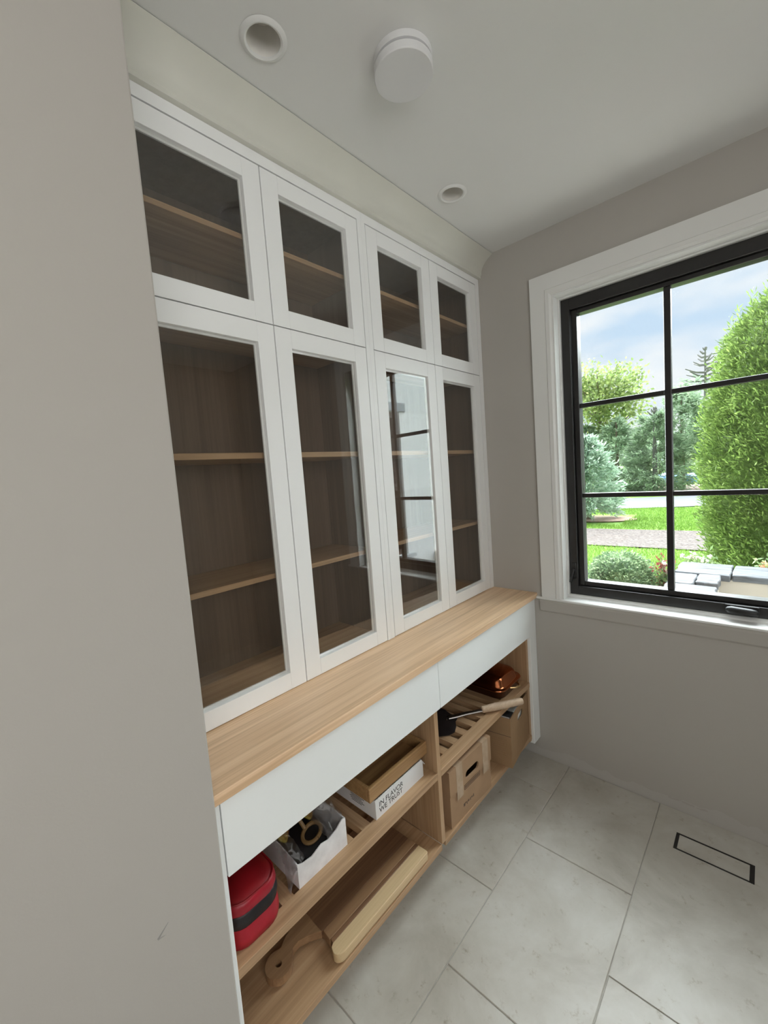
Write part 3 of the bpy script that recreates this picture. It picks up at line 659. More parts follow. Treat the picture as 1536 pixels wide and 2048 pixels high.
tl = film((0.120, 0.134, 0.560), (0.181, 0.150, 0.520), (0.178, 0.1165, 0.462), (0.182, 0.1185, 0.460), 0.004, 45, 3.0).build('liner_film', 'clear_plastic', t, smooth=True, angle=2.5)
dk = B().rings([[crumple((cx0 + 0.012 + (cx1 - cx0 - 0.024) * (0.5 + 0.5 * sc_ * math.cos(2 * PI * i / 28)), cy0 + 0.010 + (cy1 - cy0 - 0.020) * (0.5 + 0.5 * sc_ * math.sin(2 * PI * i / 28)), z_), 0.004 if z_ > cz + 0.01 else 0.0, 30, 4.0) for i in range(28)] for sc_, z_ in ((0.9, cz + 0.0035), (0.97, cz + 0.016), (0.9, cz + 0.034), (0.6, cz + 0.044), (0.2, cz + 0.046))]).build('carton_shade_lump', 'black_band', smooth=True, angle=1.2)  # black lump added so the carton's inside shade is put into colour
tag(dk, 'black lump added in the white carton as its inside shade', 'shade lump')
def pillow(c, sx, sy, sz, seed, n=14):
    rings = []
    for k in range(n + 1):
        v = -1 + 2 * k / n; s_ = (1 - abs(v) ** 2.6) ** 0.6
        rings.append([crumple((c[0] + sx * math.cos(2 * PI * i / 20) * (0.72 + 0.28 * s_), c[1] + sy * math.sin(2 * PI * i / 20) * (0.10 + 0.9 * s_), c[2] + sz * v), 0.006, 30, seed) for i in range(20)])
    return B().rings(rings)
pk = pillow((0.035, 0.178, 0.566), 0.055, 0.024, 0.065, 2.0).build('snack_packet', 'yellow_packet', smooth=True, angle=1.4)
tag(pk, 'yellow and brown foil packet standing at the back of the white carton', 'packet')
pk = pillow((0.03, 0.275, 0.552), 0.050, 0.026, 0.050, 9.0).build('snack_packet', 'yellow_packet', smooth=True, angle=1.4)
tag(pk, 'smaller yellow packet beside the tan stick in the white carton', 'packet')
t2 = thing('wooden_utensil', (0.09, 0.235, cz + 0.05), 'tan wooden ring-ended stick lying inside the white carton', 'utensil')
B().tube([(0.115 + 0.028 * math.cos(2 * PI * k / 24), 0.245 + 0.028 * math.sin(2 * PI * k / 24), cz + 0.060 + 0.01 * math.sin(2 * PI * k / 24)) for k in range(25)], 0.006, 8).build('ring', 'tan_wood', t2, smooth=True)
B().tube([(0.088, 0.24, cz + 0.060), (0.05, 0.232, cz + 0.10), (0.02, 0.226, cz + 0.155)], 0.006, 8).build('stick', 'tan_wood', t2, smooth=True)

# printed white mailer box and the wooden tray on it
t = thing('mailer_box', (0.05, 0.57, ZS1), 'white printed mailer box with a torn serrated edge under the wooden tray', 'box')
my0, my1, mx0, mx1, mz = 0.443, 0.695, -0.12, 0.191, ZS1
fp = [(my0, mz), (my1, mz), (my1, mz + 0.052), (my1 - 0.006, mz + 0.064)]
n_ = 44
for k in range(n_ + 1):
    y = my1 - 0.008 - (my1 - 0.010 - my0) * k / n_
    fp.append((y, mz + (0.0665 if k % 2 else 0.0645)))
fp.append((my0, mz + 0.064))
front = B().extrude(fp, 'x', mx1 - 0.003, mx1).build('front_panel', 'white_card', t)
B().extrude([(mx0, mz), (mx1 - 0.003, mz), (mx1 - 0.003, mz + 0.0645), (mx0, mz + 0.0645)], 'y', my0, my0 + 0.003).build('side_panel', 'white_card', t)
B().extrude([(mx0, mz), (mx1 - 0.003, mz), (mx1 - 0.003, mz + 0.06), (mx0, mz + 0.0645)], 'y', my1 - 0.003, my1).build('side_panel', 'white_card', t)
B().box(mx0, my0 + 0.003, mz, mx0 + 0.003, my1 - 0.003, mz + 0.0645).build('rear_panel', 'white_card', t)
B().box(mx0 + 0.003, my0 + 0.003, mz, mx1 - 0.003, my1 - 0.003, mz + 0.003).build('base_panel', 'white_card', t)
B().add([(mx1 - 0.004, my1 - 0.002, mz + 0.0625), (mx1 - 0.06, my1 - 0.002, mz + 0.0625), (mx1 - 0.055, my1 + 0.024, mz + 0.026), (mx1 - 0.008, my1 + 0.022, mz + 0.030),
         (mx1 - 0.004, my1 - 0.003, mz + 0.0610), (mx1 - 0.06, my1 - 0.003, mz + 0.0610), (mx1 - 0.055, my1 + 0.022, mz + 0.0255), (mx1 - 0.008, my1 + 0.020, mz + 0.0295)],
        [(0, 1, 2, 3), (7, 6, 5, 4), (0, 4, 5, 1), (1, 5, 6, 2), (2, 6, 7, 3), (3, 7, 4, 0)]).build('end_flap', 'white_card', t)
def text_part(body, size, mat, parent, mtx, name, sx=1.0):
    cu = bpy.data.curves.new('t', 'FONT'); cu.body = body; cu.size = size; cu.extrude = 0.00015; cu.space_line = 0.86; cu.resolution_u = 3
    to = bpy.data.objects.new('t', cu); COL.objects.link(to)
    bpy.context.view_layer.update(); dg = bpy.context.evaluated_depsgraph_get()
    me = bpy.data.meshes.new_from_object(to.evaluated_get(dg)); bpy.data.objects.remove(to); bpy.data.curves.remove(cu)
    me.transform(Matrix.Diagonal((sx, 1, 1, 1))); me.transform(mtx)
    me.transform(Matrix.Translation(-OFF[parent.name])); me.name = name
    me.materials.clear(); me.materials.append(MATS[mat])
    o = bpy.data.objects.new(name, me); COL.objects.link(o); o.parent = parent; OFF[o.name] = OFF[parent.name]
    return o
# lettering plane: text x -> +y, text y -> +z, facing +x
MF = Matrix(((0, 0, 1, mx1 + 0.0002), (1, 0, 0, 0.459), (0, 1, 0, mz + 0.0355), (0, 0, 0, 1)))
text_part('IN FLAVOR\nWE TRUST', 0.0245, 'black_ink', front, MF, 'lettering')
pr = B()
for k in range(6): pr.box(0.075 - 0.004 * (k % 3), my0 - 0.0003, mz + 0.018 + 0.0055 * k, 0.125 + 0.006 * ((k * 5) % 3), my0, mz + 0.0200 + 0.0055 * k)
pr.build('printed_lines', 'black_ink', t)
# tray
t = thing('wooden_tray', (0.05, 0.575, mz + 0.066), 'brown wooden tray resting on the white printed box', 'tray')
ty0, ty1, tx0, tx1, tz = 0.424, 0.7295, -0.13, 0.187, mz + 0.0668
def slope_wall(n, a, axis):
    return n
tb = B().box(tx0 + 0.003, ty0 + 0.003, tz, tx1 - 0.003, ty1 - 0.003, tz + 0.007); tb.build('base', 'tray_wood', t)
def wall(pts, name='side'): return B().prism(pts, tz + 0.0002, tz + 0.048).build(name, 'tray_wood', t, bevel=0.0018)
wall([(tx1 - 0.013, ty0), (tx1, ty0), (tx1, ty1), (tx1 - 0.013, ty1)]); wall([(tx0, ty0), (tx0 + 0.013, ty0), (tx0 + 0.013, ty1), (tx0, ty1)])
wall([(tx0 + 0.0132, ty0), (tx1 - 0.0132, ty0), (tx1 - 0.0132, ty0 + 0.013), (tx0 + 0.0132, ty0 + 0.013)]); wall([(tx0 + 0.0132, ty1 - 0.013), (tx1 - 0.0132, ty1 - 0.013), (tx1 - 0.0132, ty1), (tx0 + 0.0132, ty1)])

# laminated serving board on the bottom panel
t = thing('serving_board', (0.07, 0.36, ZP1), 'long wooden serving board with a holed handle on the bottom panel', 'cutting board')
bz0, bz1 = ZP1 + 0.006, ZP1 + 0.034
ys0, ys1 = 0.222, 0.652
def strip(x0, x1, mat, round_near=False, name='strip'):
    if round_near:
        r = 0.036; pts = []
        for k in range(9):
            a = PI + PI / 2 * k / 8; pts.append((x1 - r + r * math.cos(a - 0) * -1 if False else x1 - r - r * math.cos(PI / 2 + PI / 2 * (1 - k / 8)) * -1, 0))
        pts = [(x0, ys1), (x0, ys0 + 0.016), (x0 + 0.006, ys0 + 0.006)]
        for k in range(9):
            a = -PI / 2 + PI / 2 * k / 8; pts.append((x1 - 0.022 + 0.022 * math.cos(a), ys0 + 0.026 + 0.026 * math.sin(a)))
        pts += [(x1, ys1 - 0.006), (x1 - 0.004, ys1)]
    else: pts = [(x0, ys1), (x0, ys0 + 0.02), (x1, ys0 + 0.016), (x1, ys1)]
    return B().prism(pts, bz0, bz1).build(name, mat, t, bevel=0.0015)
strip(0.180, 0.224, 'board_maple', True)
strip(0.166, 0.180, 'board_walnut'); strip(0.130, 0.166, 'board_cherry'); strip(-0.06, 0.130, 'board_walnut')
# handle with hole: outline ring bridged to a round hole
hc = (0.098, 0.105); hr = 0.038
outer = []
for k in range(25):
    a = math.radians(-60 - 235 * k / 24 + 0); outer.append((hc[0] + hr * math.cos(a), hc[1] + hr * math.sin(a)))
# clockwise from near-right round to far side, then neck
neckL = [(0.055, 0.155), (0.045, 0.19), (0.035, 0.2225), (0.02, ys0 + 0.022)]
neckR = [(0.1298, ys0 + 0.0195), (0.118, 0.226), (0.105, 0.205), (0.094, 0.178), (0.096, 0.155), (0.108, 0.142)]
poly = []
for k in range(20):
    a = math.radians(62 - 284 * k / 19); poly.append((hc[0] + hr * math.cos(a), hc[1] + hr * math.sin(a)))
poly = poly + neckL + neckR
bmh = bmesh.new(); zz0, zz1 = bz0 + 0.003, bz1 - 0.002
for loop in (poly, [(hc[0] + 0.0095 * math.cos(2 * PI * k / 16), hc[1] + 0.0095 * math.sin(2 * PI * k / 16)) for k in range(16)]):
    vv = [bmh.verts.new((x, y, zz0)) for x, y in loop]
    for k in range(len(vv)): bmh.edges.new((vv[k], vv[(k + 1) % len(vv)]))
bmesh.ops.triangle_fill(bmh, edges=bmh.edges[:], use_beauty=True)
ex = bmesh.ops.extrude_face_region(bmh, geom=bmh.faces[:])
bmesh.ops.translate(bmh, verts=[e for e in ex['geom'] if isinstance(e, bmesh.types.BMVert)], vec=(0, 0, zz1 - zz0))
bmh.verts.index_update()
hb_ = B().add([tuple(v.co) for v in bmh.verts], [tuple(v.index for v in f.verts) for f in bmh.faces]); bmh.free()
hb_.build('handle', 'board_cherry', t)
for px, py in ((0.20, 0.29), (0.20, 0.61), (-0.03, 0.29), (-0.03, 0.61)):
    B().lathe((px, py), [(0.009, ZP1 + 0.0003), (0.010, bz0 + 0.0005)], 12).build('foot', 'black_plastic', t)

# cardboard archive box with lid (slightly turned)
t = thing('archive_box', (0.07, 0.97, ZP1), 'taped cardboard archive box with lid and oval hand hole on the bottom panel', 'box')
ang = math.atan2(-(0.2345 - 0.2215), 0.297); pc = (0.2215, 0.811)
def T(b_): return b_.turn(pc, ang)
aw, ad = 0.300, 0.335
X1, YA, YB_ = pc[0], pc[1], pc[1] + aw
def hollow(x0, y0, x1, y1, z0, z1, w=0.004, top=False):
    b_ = B().box(x0, y0, z0, x0 + w, y1, z1).box(x1 - w, y0, z0, x1, y1, z1).box(x0 + w, y0, z0, x1 - w, y0 + w, z1).box(x0 + w, y1 - w, z0, x1 - w, y1, z1)
    b_.box(x0 + w, y0 + w, z1 - w if top else z0, x1 - w, y1 - w, z1 if top else z0 + w); return b_
zb0, ya_, yb_, w_ = ZP1 + 0.0004, YA + 0.003, YB_ - 0.003, 0.003
T(B().box(X1 - ad, ya_, zb0, X1 - ad + w_, yb_, 0.385).box(X1 - ad + w_, ya_, zb0, X1 - 0.008, ya_ + w_, 0.385).box(X1 - ad + w_, yb_ - w_, zb0, X1 - 0.008, yb_, 0.385).box(X1 - ad + w_, ya_ + w_, zb0, X1 - 0.008, yb_ - w_, zb0 + w_)).build('carton_body', 'cardboard', t)
# lid: skirt with an oval hole in front
hy0, hy1, hz0, hz1 = YA + 0.107, YA + 0.203, 0.311, 0.345
lidm = T(B().box(X1 - ad - 0.003, YA, 0.298, X1 - ad + 0.001, YB_, 0.400).box(X1 - ad + 0.001, YA, 0.298, X1 - 0.004, YA + 0.0028, 0.400).box(X1 - ad + 0.001, YB_ - 0.0028, 0.298, X1 - 0.004, YB_, 0.400).box(X1 - ad + 0.001, YA + 0.0028, 0.396, X1 - 0.004, YB_ - 0.0028, 0.400)).build('lid', 'cardboard', t)
outer = [(YA, 0.298), (YB_, 0.290), (YB_, 0.398), (YA + 0.002, 0.400)]
sl = []
r_ = (hz1 - hz0) / 2
for k in range(9): a = -PI / 2 + PI * k / 8; sl.append((hy1 - r_ + r_ * math.cos(a), (hz0 + hz1) / 2 + r_ * math.sin(a)))
for k in range(9): a = PI / 2 + PI * k / 8; sl.append((hy0 + r_ + r_ * math.cos(a), (hz0 + hz1) / 2 + r_ * math.sin(a)))
HOLE_SL = sl
def frame_with_hole(rect, hole, x0, x1):
    (a0, b0), (a1, b1) = rect
    ctr = ((hole[0][0] + hole[9][0]) / 2, (a0 and (b0 + b1) / 2)); n = len(hole); out = []
    cy = sum(p[0] for p in hole) / n; czz = sum(p[1] for p in hole) / n
    for (y, z) in hole:
        dy, dz = y - cy, z - czz
        s_ = min([((a1 - cy) / dy) if dy > 1e-9 else ((a0 - cy) / dy if dy < -1e-9 else 1e9), ((b1 - czz) / dz) if dz > 1e-9 else ((b0 - czz) / dz if dz < -1e-9 else 1e9)])
        out.append((cy + dy * s_, czz + dz * s_))
    # add true corners by snapping the nearest outer point
    for cnr in ((a0, b0), (a1, b0), (a1, b1), (a0, b1)):
        k = min(range(n), key=lambda i: (out[i][0] - cnr[0]) ** 2 + (out[i][1] - cnr[1]) ** 2); out[k] = cnr
    vs = [(x1, *p) for p in out] + [(x1, *p) for p in hole] + [(x0, *p) for p in out] + [(x0, *p) for p in hole]
    fs = []
    for i in range(n):
        j = (i + 1) % n
        fs += [(i, j, n + j, n + i), (2 * n + j, 2 * n + i, 3 * n + i, 3 * n + j), (i, 2 * n + i, 2 * n + j, j), (n + j, 3 * n + j, 3 * n + i, n + i)]
    return B().add(vs, fs)
T(frame_with_hole(((YA, 0.298), (YB_, 0.400)), sl, X1 - 0.004, X1)).build('lid_front', 'cardboard', lidm)
T(frame_with_hole(((ya_, zb0), (yb_, 0.385)), sl, X1 - 0.008, X1 - 0.0042)).build('front_panel', 'cardboard', t)
bar = B()
bar.box(X1 - 0.0041, YA + 0.100, 0.2685, X1 - 0.0037, YA + 0.215, 0.2705).box(X1 - 0.0041, YA + 0.100, 0.2865, X1 - 0.0037, YA + 0.215, 0.2885)
bar.box(X1 - 0.0041, YA + 0.100, 0.2705, X1 - 0.0037, YA + 0.102, 0.2865).box(X1 - 0.0041, YA + 0.213, 0.2705, X1 - 0.0037, YA + 0.215, 0.2865)
for k in range(14): bar.box(X1 - 0.0041, YA + 0.106 + 0.0075 * k, 0.2740, X1 - 0.0037, YA + 0.1105 + 0.0075 * k, 0.2830)
T(bar).build('printed_label', 'print_ink', t)
mk = B()
for k, (dy, dz, h, w2) in enumerate(((0, 0, .012, .010), (.013, .006, .006, .006), (.022, -.002, .011, .004), (.030, .003, .008, .010), (.046, 0, .012, .005), (.055, .004, .007, .009), (.068, .001, .012, .006))):
    mk.box(X1 - 0.0041, YA + 0.088 + dy, 0.204 + dz, X1 - 0.0037, YA + 0.088 + dy + w2, 0.204 + dz + h)
T(mk).build('printed_stamp', 'print_ink', t)
for yy in (0.045, 0.235):      # tape
    tp = B().box(X1, YA + yy, 0.26, X1 + 0.0004, YA + yy + 0.042, 0.3995).box(X1 - 0.09, YA + yy, 0.4003, X1 + 0.0004, YA + yy + 0.042, 0.4007)
    T(tp).build('clear_tape', 'packing_tape', lidm)
T(B().extrude([(YA, 0.298), (YB_, 0.290), (YB_, 0.298)], 'x', X1 - 0.003, X1 - 0.0005)).build('lid_edge', 'cardboard', lidm)

# second open cardboard box with books
t = thing('open_cardboard_box', (0.07, 1.4, ZP1), 'plain open cardboard box of books in the corner by the white stile', 'box')
ang2 = math.atan2(0.035, 0.258); pc2 = (0.256, 1.262)
def T2(b_): return b_.turn(pc2, ang2)
bw2, bd2 = 0.262, 0.30
x1, ya, yb = pc2[0], pc2[1], pc2[1] + bw2
z0, z1 = ZP1 + 0.0004, 0.405
sl2 = []
h0, h1, r_ = ya + 0.105, ya + 0.185, 0.017
for k in range(9): a = -PI / 2 + PI * k / 8; sl2.append((h1 - r_ + r_ * math.cos(a), 0.352 + r_ * math.sin(a)))
for k in range(9): a = PI / 2 + PI * k / 8; sl2.append((h0 + r_ + r_ * math.cos(a), 0.352 + r_ * math.sin(a)))
T2(frame_with_hole(((ya, z0), (yb, z1)), sl2, x1 - 0.004, x1)).build('front_panel', 'cardboard_plain', t)
T2(B().box(x1 - bd2, ya, z0, x1 - 0.004, ya + 0.004, z1)).build('side_panel', 'cardboard_plain', t)
T2(B().box(x1 - bd2, yb - 0.004, z0, x1 - 0.004, yb, z1)).build('side_panel', 'cardboard_plain', t)
T2(B().box(x1 - bd2, ya + 0.004, z0, x1 - bd2 + 0.004, yb - 0.004, z1)).build('rear_panel', 'cardboard_plain', t)
T2(B().box(x1 - bd2 + 0.004, ya + 0.004, z0, x1 - 0.004, yb - 0.004, z0 + 0.004)).build('base_panel', 'cardboard_plain', t)
rb_ = B()
for k in range(8): rb_.box(x1 - 0.125, ya - 0.0012, 0.215 + 0.011 * k, x1 - 0.02, ya, 0.221 + 0.011 * k)
T2(rb_).build('corrugation_ridges', 'cardboard_plain', t)
T2(B().box(x1 - bd2 + 0.01, ya - 0.0012, 0.318, x1, ya, 0.3195)).build('crease', 'print_ink', t)
zb = z0 + 0.0045
bk = T2(B().box(x1 - 0.25, ya + 0.006, zb, x1 - 0.012, ya + 0.028, 0.396)).build('book', 'book_paper', bevel=0.001); tag(bk, 'white spined book at the near end of the open box', 'book', 'books in the open cardboard box')
bk = T2(B().box(x1 - 0.25, ya + 0.032, zb, x1 - 0.014, ya + 0.062, 0.388)).build('book', 'book_black', bevel=0.001); tag(bk, 'black book next to the white one in the open box', 'book', 'books in the open cardboard box')
bk = T2(B().box(x1 - 0.25, ya + 0.066, zb, x1 - 0.016, ya + 0.105, 0.380)).build('book', 'book_black', bevel=0.001); tag(bk, 'thick black book in the middle of the open box', 'book', 'books in the open cardboard box')
bk = T2(B().box(x1 - 0.25, ya + 0.110, zb, x1 - 0.010, ya + 0.200, 0.372)).build('book', 'book_paper', bevel=0.001); tag(bk, 'thick pale book showing through the hand hole of the open box', 'book', 'books in the open cardboard box')

# copper roasting pan with lid
t = thing('roasting_pan', (0.06, 1.42, ZS1), 'lidded copper roasting pan in the right corner of the slatted shelf', 'pan')
px0, py0, px1, py1 = -0.14, 1.296, 0.205, 1.535
def pr_(z, g, r=0.05): return [(x, y, z) for x, y in rrect(px0 + g, py0 + g, px1 - g, py1 - g, max(0.012, r - g * 0.4), 8)]
B().rings([pr_(ZS1 + 0.0005, 0.022), pr_(ZS1 + 0.004, 0.014), pr_(0.490, 0.006)]).build('pan_body', 'copper_dark', t, smooth=True, angle=0.7)
lidc = B().rings([pr_(0.4905, 0.002), pr_(0.494, 0.0), pr_(0.498, 0.002), pr_(0.499, 0.014), pr_(0.506, 0.019), pr_(0.528, 0.026), pr_(0.538, 0.034), pr_(0.542, 0.048), pr_(0.543, 0.10)]).build('lid', 'copper', t, smooth=True, angle=0.9)
hp = [(px1 - 0.006 + 0.030 * math.sin(PI * k / 10), 1.39 + 0.07 * k / 10, 0.485) for k in range(11)]
B().tube(hp, 0.0045, 8).build('handle', 'brass', t, smooth=True)
hp = [(px0 + 0.006 - 0.03 * math.sin(PI * k / 10), 1.39 + 0.07 * k / 10, 0.485) for k in range(11)]
B().tube(hp, 0.0045, 8).build('handle', 'brass', t, smooth=True)

# dark metal peel with wooden handle
t = thing('metal_peel', (0.08, 1.03, ZS1), 'dark metal peel with pale wooden handle sticking out over the slatted shelf', 'peel')
nk = Vector((0.085, 1.062)); ax = Vector((-0.58, -0.815)).normalized(); pp = Vector((0.815, -0.58)).normalized()
ol = [(-0.012, 0.012), (0.004, 0.03), (0.016, 0.068), (0.036, 0.100), (0.065, 0.112), (0.18, 0.100), (0.200, 0.088), (0.21, 0.05)]
ol = ol + [(a, -b_) for a, b_ in reversed(ol)]
B().prism([tuple(nk + ax * a + pp * b_) for a, b_ in ol], ZS1 + 0.003, ZS1 + 0.0052).build('blade', 'blade_metal', t)
B().tube([(0.070, 1.041, 0.4575), (0.090, 1.069, 0.4590), (0.125, 1.112, 0.464), (0.172, 1.168, 0.4675)], [0.010, 0.0125, 0.0105, 0.010], 12, 0.6).build('tang', 'steel', t, smooth=True)
for a, b_ in ((0.022, 0.006), (0.03, -0.007), (0.036, 0.007)):
    q = nk + ax * a + pp * b_; B().lathe((q.x, q.y), [(0.0035, ZS1 + 0.005), (0.0035, ZS1 + 0.0072), (0.002, ZS1 + 0.0082)], 10).build('rivet', 'steel', t)
pth = [(0.168, 1.163, 0.4705), (0.170, 1.166, 0.4706), (0.20, 1.212, 0.4700), (0.245, 1.280, 0.4690), (0.278, 1.331, 0.4680), (0.283, 1.338, 0.4679), (0.285, 1.341, 0.4678)]
B().tube(pth, [0.012, 0.0150, 0.0172, 0.0162, 0.0162, 0.013, 0.005], 16).build('handle', 'handle_wood', t, smooth=True)

# ---------------------------------------------------------------- outdoors: ground
ZG = -0.5
def sheet(name, mat, pts, z, label=None):
    o = B().prism(pts, z - 0.02, z).build(name, mat); struct(o, label); return o
sheet('ground', 'lawn_turf', [(-90, 3.4), (60, 3.4), (60, 140), (-90, 140)], ZG)
gp = sheet('gravel_path', 'pea_gravel', [(-30, 9.6), (30, 10.9), (30, 14.2), (-30, 11.6)], ZG + 0.03, 'pale pea gravel path between the lawns')
sheet('driveway', 'asphalt', [(-30, 10.8), (-5.5, 17.45), (-1.66, 18.75), (30, 34), (30, 41), (-1.0, 24.0), (-6, 22.4), (-30, 17)], ZG + 0.035, 'grey asphalt driveway beyond the lawn')
sheet('mulch_bed', 'mulch', [(-14, 24.2), (-5, 26.2), (6, 29.8), (12, 33), (12, 35), (4, 33), (-6, 31.5), (-20, 32)], ZG + 0.05, 'brown mulch bed under the evergreens')
sheet('mulch_bed', 'mulch', [(-3.3 + 1.3 * math.cos(2 * PI * k / 24), 15.0 + 0.75 * math.sin(2 * PI * k / 24)) for k in range(24)], ZG + 0.04, 'small mulch ring under the blue spruce')

sheet('patio', 'patio_stone', [(-3.0, YW1), (XR, YW1), (XR, 4.12), (0.815, 4.12), (0.815, 3.16), (-3.0, 3.16)], -0.15, 'pale patio paving between the house and the garden wall')
# outdoor walls of this house
QA, QB, QZ0, QZ1 = 2.72, 3.595, 0.50, 2.365
hw = B().box(XR, YW1, -0.5, 2.9, QA, 5.0).box(XR, QB, -0.5, 2.9, 6.2, 5.0).box(XR, QA, -0.5, 2.9, QB, QZ0).box(XR, QA, QZ1, 2.9, QB, 5.0)
hw = struct(hw.build('wall_house_wing', 'house_stucco'), 'pale stucco house wing beside the window')
w2_ = thing('window_2', (XR, 3.15, QZ0), 'dark brown window in the stucco house wing', kind='structure')
B().box(XR - 0.02, QA - 0.1, QZ1 + 0.002, XR - 0.0005, 3.697, 2.478).build('lintel', 'grey_lintel', w2_)
B().box(XR - 0.05, QA - 0.1, 0.455, XR - 0.0005, 3.70, QZ0 - 0.002).build('window_sill', 'grey_lintel', w2_)
B().box(XR + 0.06, QA, QZ0, XR + 0.12, QA + 0.06, QZ1).box(XR + 0.06, QB - 0.07, QZ0, XR + 0.12, QB, QZ1).box(XR + 0.06, QA + 0.06, QZ1 - 0.07, XR + 0.12, QB - 0.07, QZ1).box(XR + 0.06, QA + 0.06, QZ0, XR + 0.12, QB - 0.07, QZ0 + 0.07).box(XR + 0.06, QA + 0.06, 1.4, XR + 0.12, QB - 0.07, 1.44).build('window_frame', 'brown_frame', w2_)
B().box(XR + 0.09, QA + 0.06, QZ0 + 0.07, XR + 0.096, QB - 0.07, 1.4).build('pane', 'dark_glass', w2_)
B().box(XR + 0.09, QA + 0.06, 1.44, XR + 0.096, QB - 0.07, QZ1 - 0.07).build('pane', 'dark_glass', w2_)
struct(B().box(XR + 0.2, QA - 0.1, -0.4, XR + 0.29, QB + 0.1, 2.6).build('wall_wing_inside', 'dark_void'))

# stone capped garden wall
gw = thing('garden_wall', (0.5, 3.8, ZG), 'low stucco garden wall capped with blue grey stone slabs', 'garden wall')
CZ0, CZ1 = 0.445, 0.5
B().box(-3.0, 3.16, ZG, 0.52, 3.46, CZ0).build('stucco_wall', 'stucco', gw)
B().box(0.52, 2.0, ZG, 0.815, 4.47, CZ0).build('stucco_wall', 'stucco', gw)
B().box(0.815, 4.12, ZG, 3.2, 4.47, CZ0).build('stucco_wall', 'stucco', gw)
def slab(x0, y0, x1, y1, seed, dz=0.0):
    rr = random.Random(seed); pts = []
    n = 7
    for (ax0, ay0, ax1, ay1) in ((x0, y0, x1, y0), (x1, y0, x1, y1), (x1, y1, x0, y1), (x0, y1, x0, y0)):
        for k in range(n):
            q = k / n; pts.append((ax0 + (ax1 - ax0) * q + rr.uniform(-.006, .006), ay0 + (ay1 - ay0) * q + rr.uniform(-.006, .006)))
    return B().prism(pts, CZ0 + 0.0005, CZ1 + dz).build('cap_stone', 'bluestone', gw, bevel=0.006, seg=1)
g_ = 0.004
slab(-1.6, 3.12, -0.75 - g_, 3.5, 1); slab(-0.75 + g_, 3.12, -0.02 - g_, 3.5, 2, .004); slab(-0.02 + g_, 3.12, 0.49 - g_, 3.5, 3)
slab(0.5, 3.66 + g_, 0.68 - g_, 4.02, 4, .003); slab(0.68 + g_, 3.76, 0.835, 4.06, 5); slab(0.5, 3.3, 0.835, 3.66 - g_, 6); slab(0.5, 2.6, 0.835, 3.3 - g_, 7)
slab(0.5, 4.06 + g_, 0.90 - g_, 4.5, 8, .002); slab(0.90 + g_, 4.09, 1.5 - g_, 4.5, 9); slab(1.5 + g_, 4.09, 2.2, 4.5, 10, .003)
struct(B().box(-3.0, 3.46, ZG, 0.5, 4.9, 0.08).box(0.5, 4.47, ZG, 3.2, 5.1, 0.08).build('planting_bed', 'soil'))

# ---------------------------------------------------------------- foliage
def leaf_mesh(name, P, D, N, ln, wd, mat, parent, jitter=0.3):
    """P base points, D growth directions, N normals; each leaf a folded diamond of two triangles"""
    n = len(P); off = np.array(OFF[parent.name]) if parent else np.zeros(3)
    D = D / (np.linalg.norm(D, axis=1, keepdims=True) + 1e-9)
    S = np.cross(D, N); S /= (np.linalg.norm(S, axis=1, keepdims=True) + 1e-9)
    ln = np.broadcast_to(ln, (n,))[:, None] * rng.uniform(1 - jitter, 1 + jitter, (n, 1)); wd = np.broadcast_to(wd, (n,))[:, None]
    V = np.empty((n, 4, 3)); V[:, 0] = P; V[:, 1] = P + D * ln * 0.55 + S * wd; V[:, 2] = P + D * ln; V[:, 3] = P + D * ln * 0.55 - S * wd
    V -= off
    me = bpy.data.meshes.new(name); me.vertices.add(4 * n); me.vertices.foreach_set('co', V.reshape(-1).astype(np.float32))
    idx = np.arange(4 * n, dtype=np.int32)
    me.loops.add(4 * n); me.loops.foreach_set('vertex_index', idx)
    me.polygons.add(n); me.polygons.foreach_set('loop_start', np.arange(0, 4 * n, 4, dtype=np.int32))
    me.update(calc_edges=True); me.validate()
    me.materials.append(MATS[mat])
    o = bpy.data.objects.new(name, me); COL.objects.link(o)
    if parent: o.parent = parent
    OFF[o.name] = Vector(off); return o
def rnd_dirs(n):
    v = rng.normal(size=(n, 3)); return v / np.linalg.norm(v, axis=1, keepdims=True)

def clump_shape(name, c, profile, n_clump, per, clump_r, leaf, wd, mat, parent, up=0.4, irregular=0.12, freq=2.0):
    """foliage on a body of revolution: profile gives radius at height fraction"""
    zs = np.array([p[0] for p in profile]); rs = np.array([p[1] for p in profile])
    tz_ = rng.uniform(zs[0], zs[-1], n_clump * 3); rr = np.interp(tz_, zs, rs)
    keep = rng.uniform(0, rs.max(), n_clump * 3) < rr + 0.08 * rs.max(); tz_ = tz_[keep][:n_clump]; rr = rr[keep][:n_clump]
    th = rng.uniform(0, 2 * PI, len(tz_))
    bmp = np.array([mnoise.noise(Vector((math.cos(t) * freq, math.sin(t) * freq, z * freq * 0.7))) for t, z in zip(th, tz_)])
    r = rr * (1 + irregular * bmp) * rng.uniform(0.86, 1.03, len(tz_))
    ctr = np.stack([c[0] + r * np.cos(th), c[1] + r * np.sin(th), tz_], 1)
    outd = np.stack([np.cos(th), np.sin(th), np.full_like(th, up)], 1)
    P = np.repeat(ctr, per, 0) + rng.normal(size=(len(ctr) * per, 3)) * clump_r * 0.5
    D = np.repeat(outd, per, 0) + rng.normal(size=(len(ctr) * per, 3)) * 0.7
    return leaf_mesh(name, P, D, rnd_dirs(len(P)), leaf, wd, mat, parent)
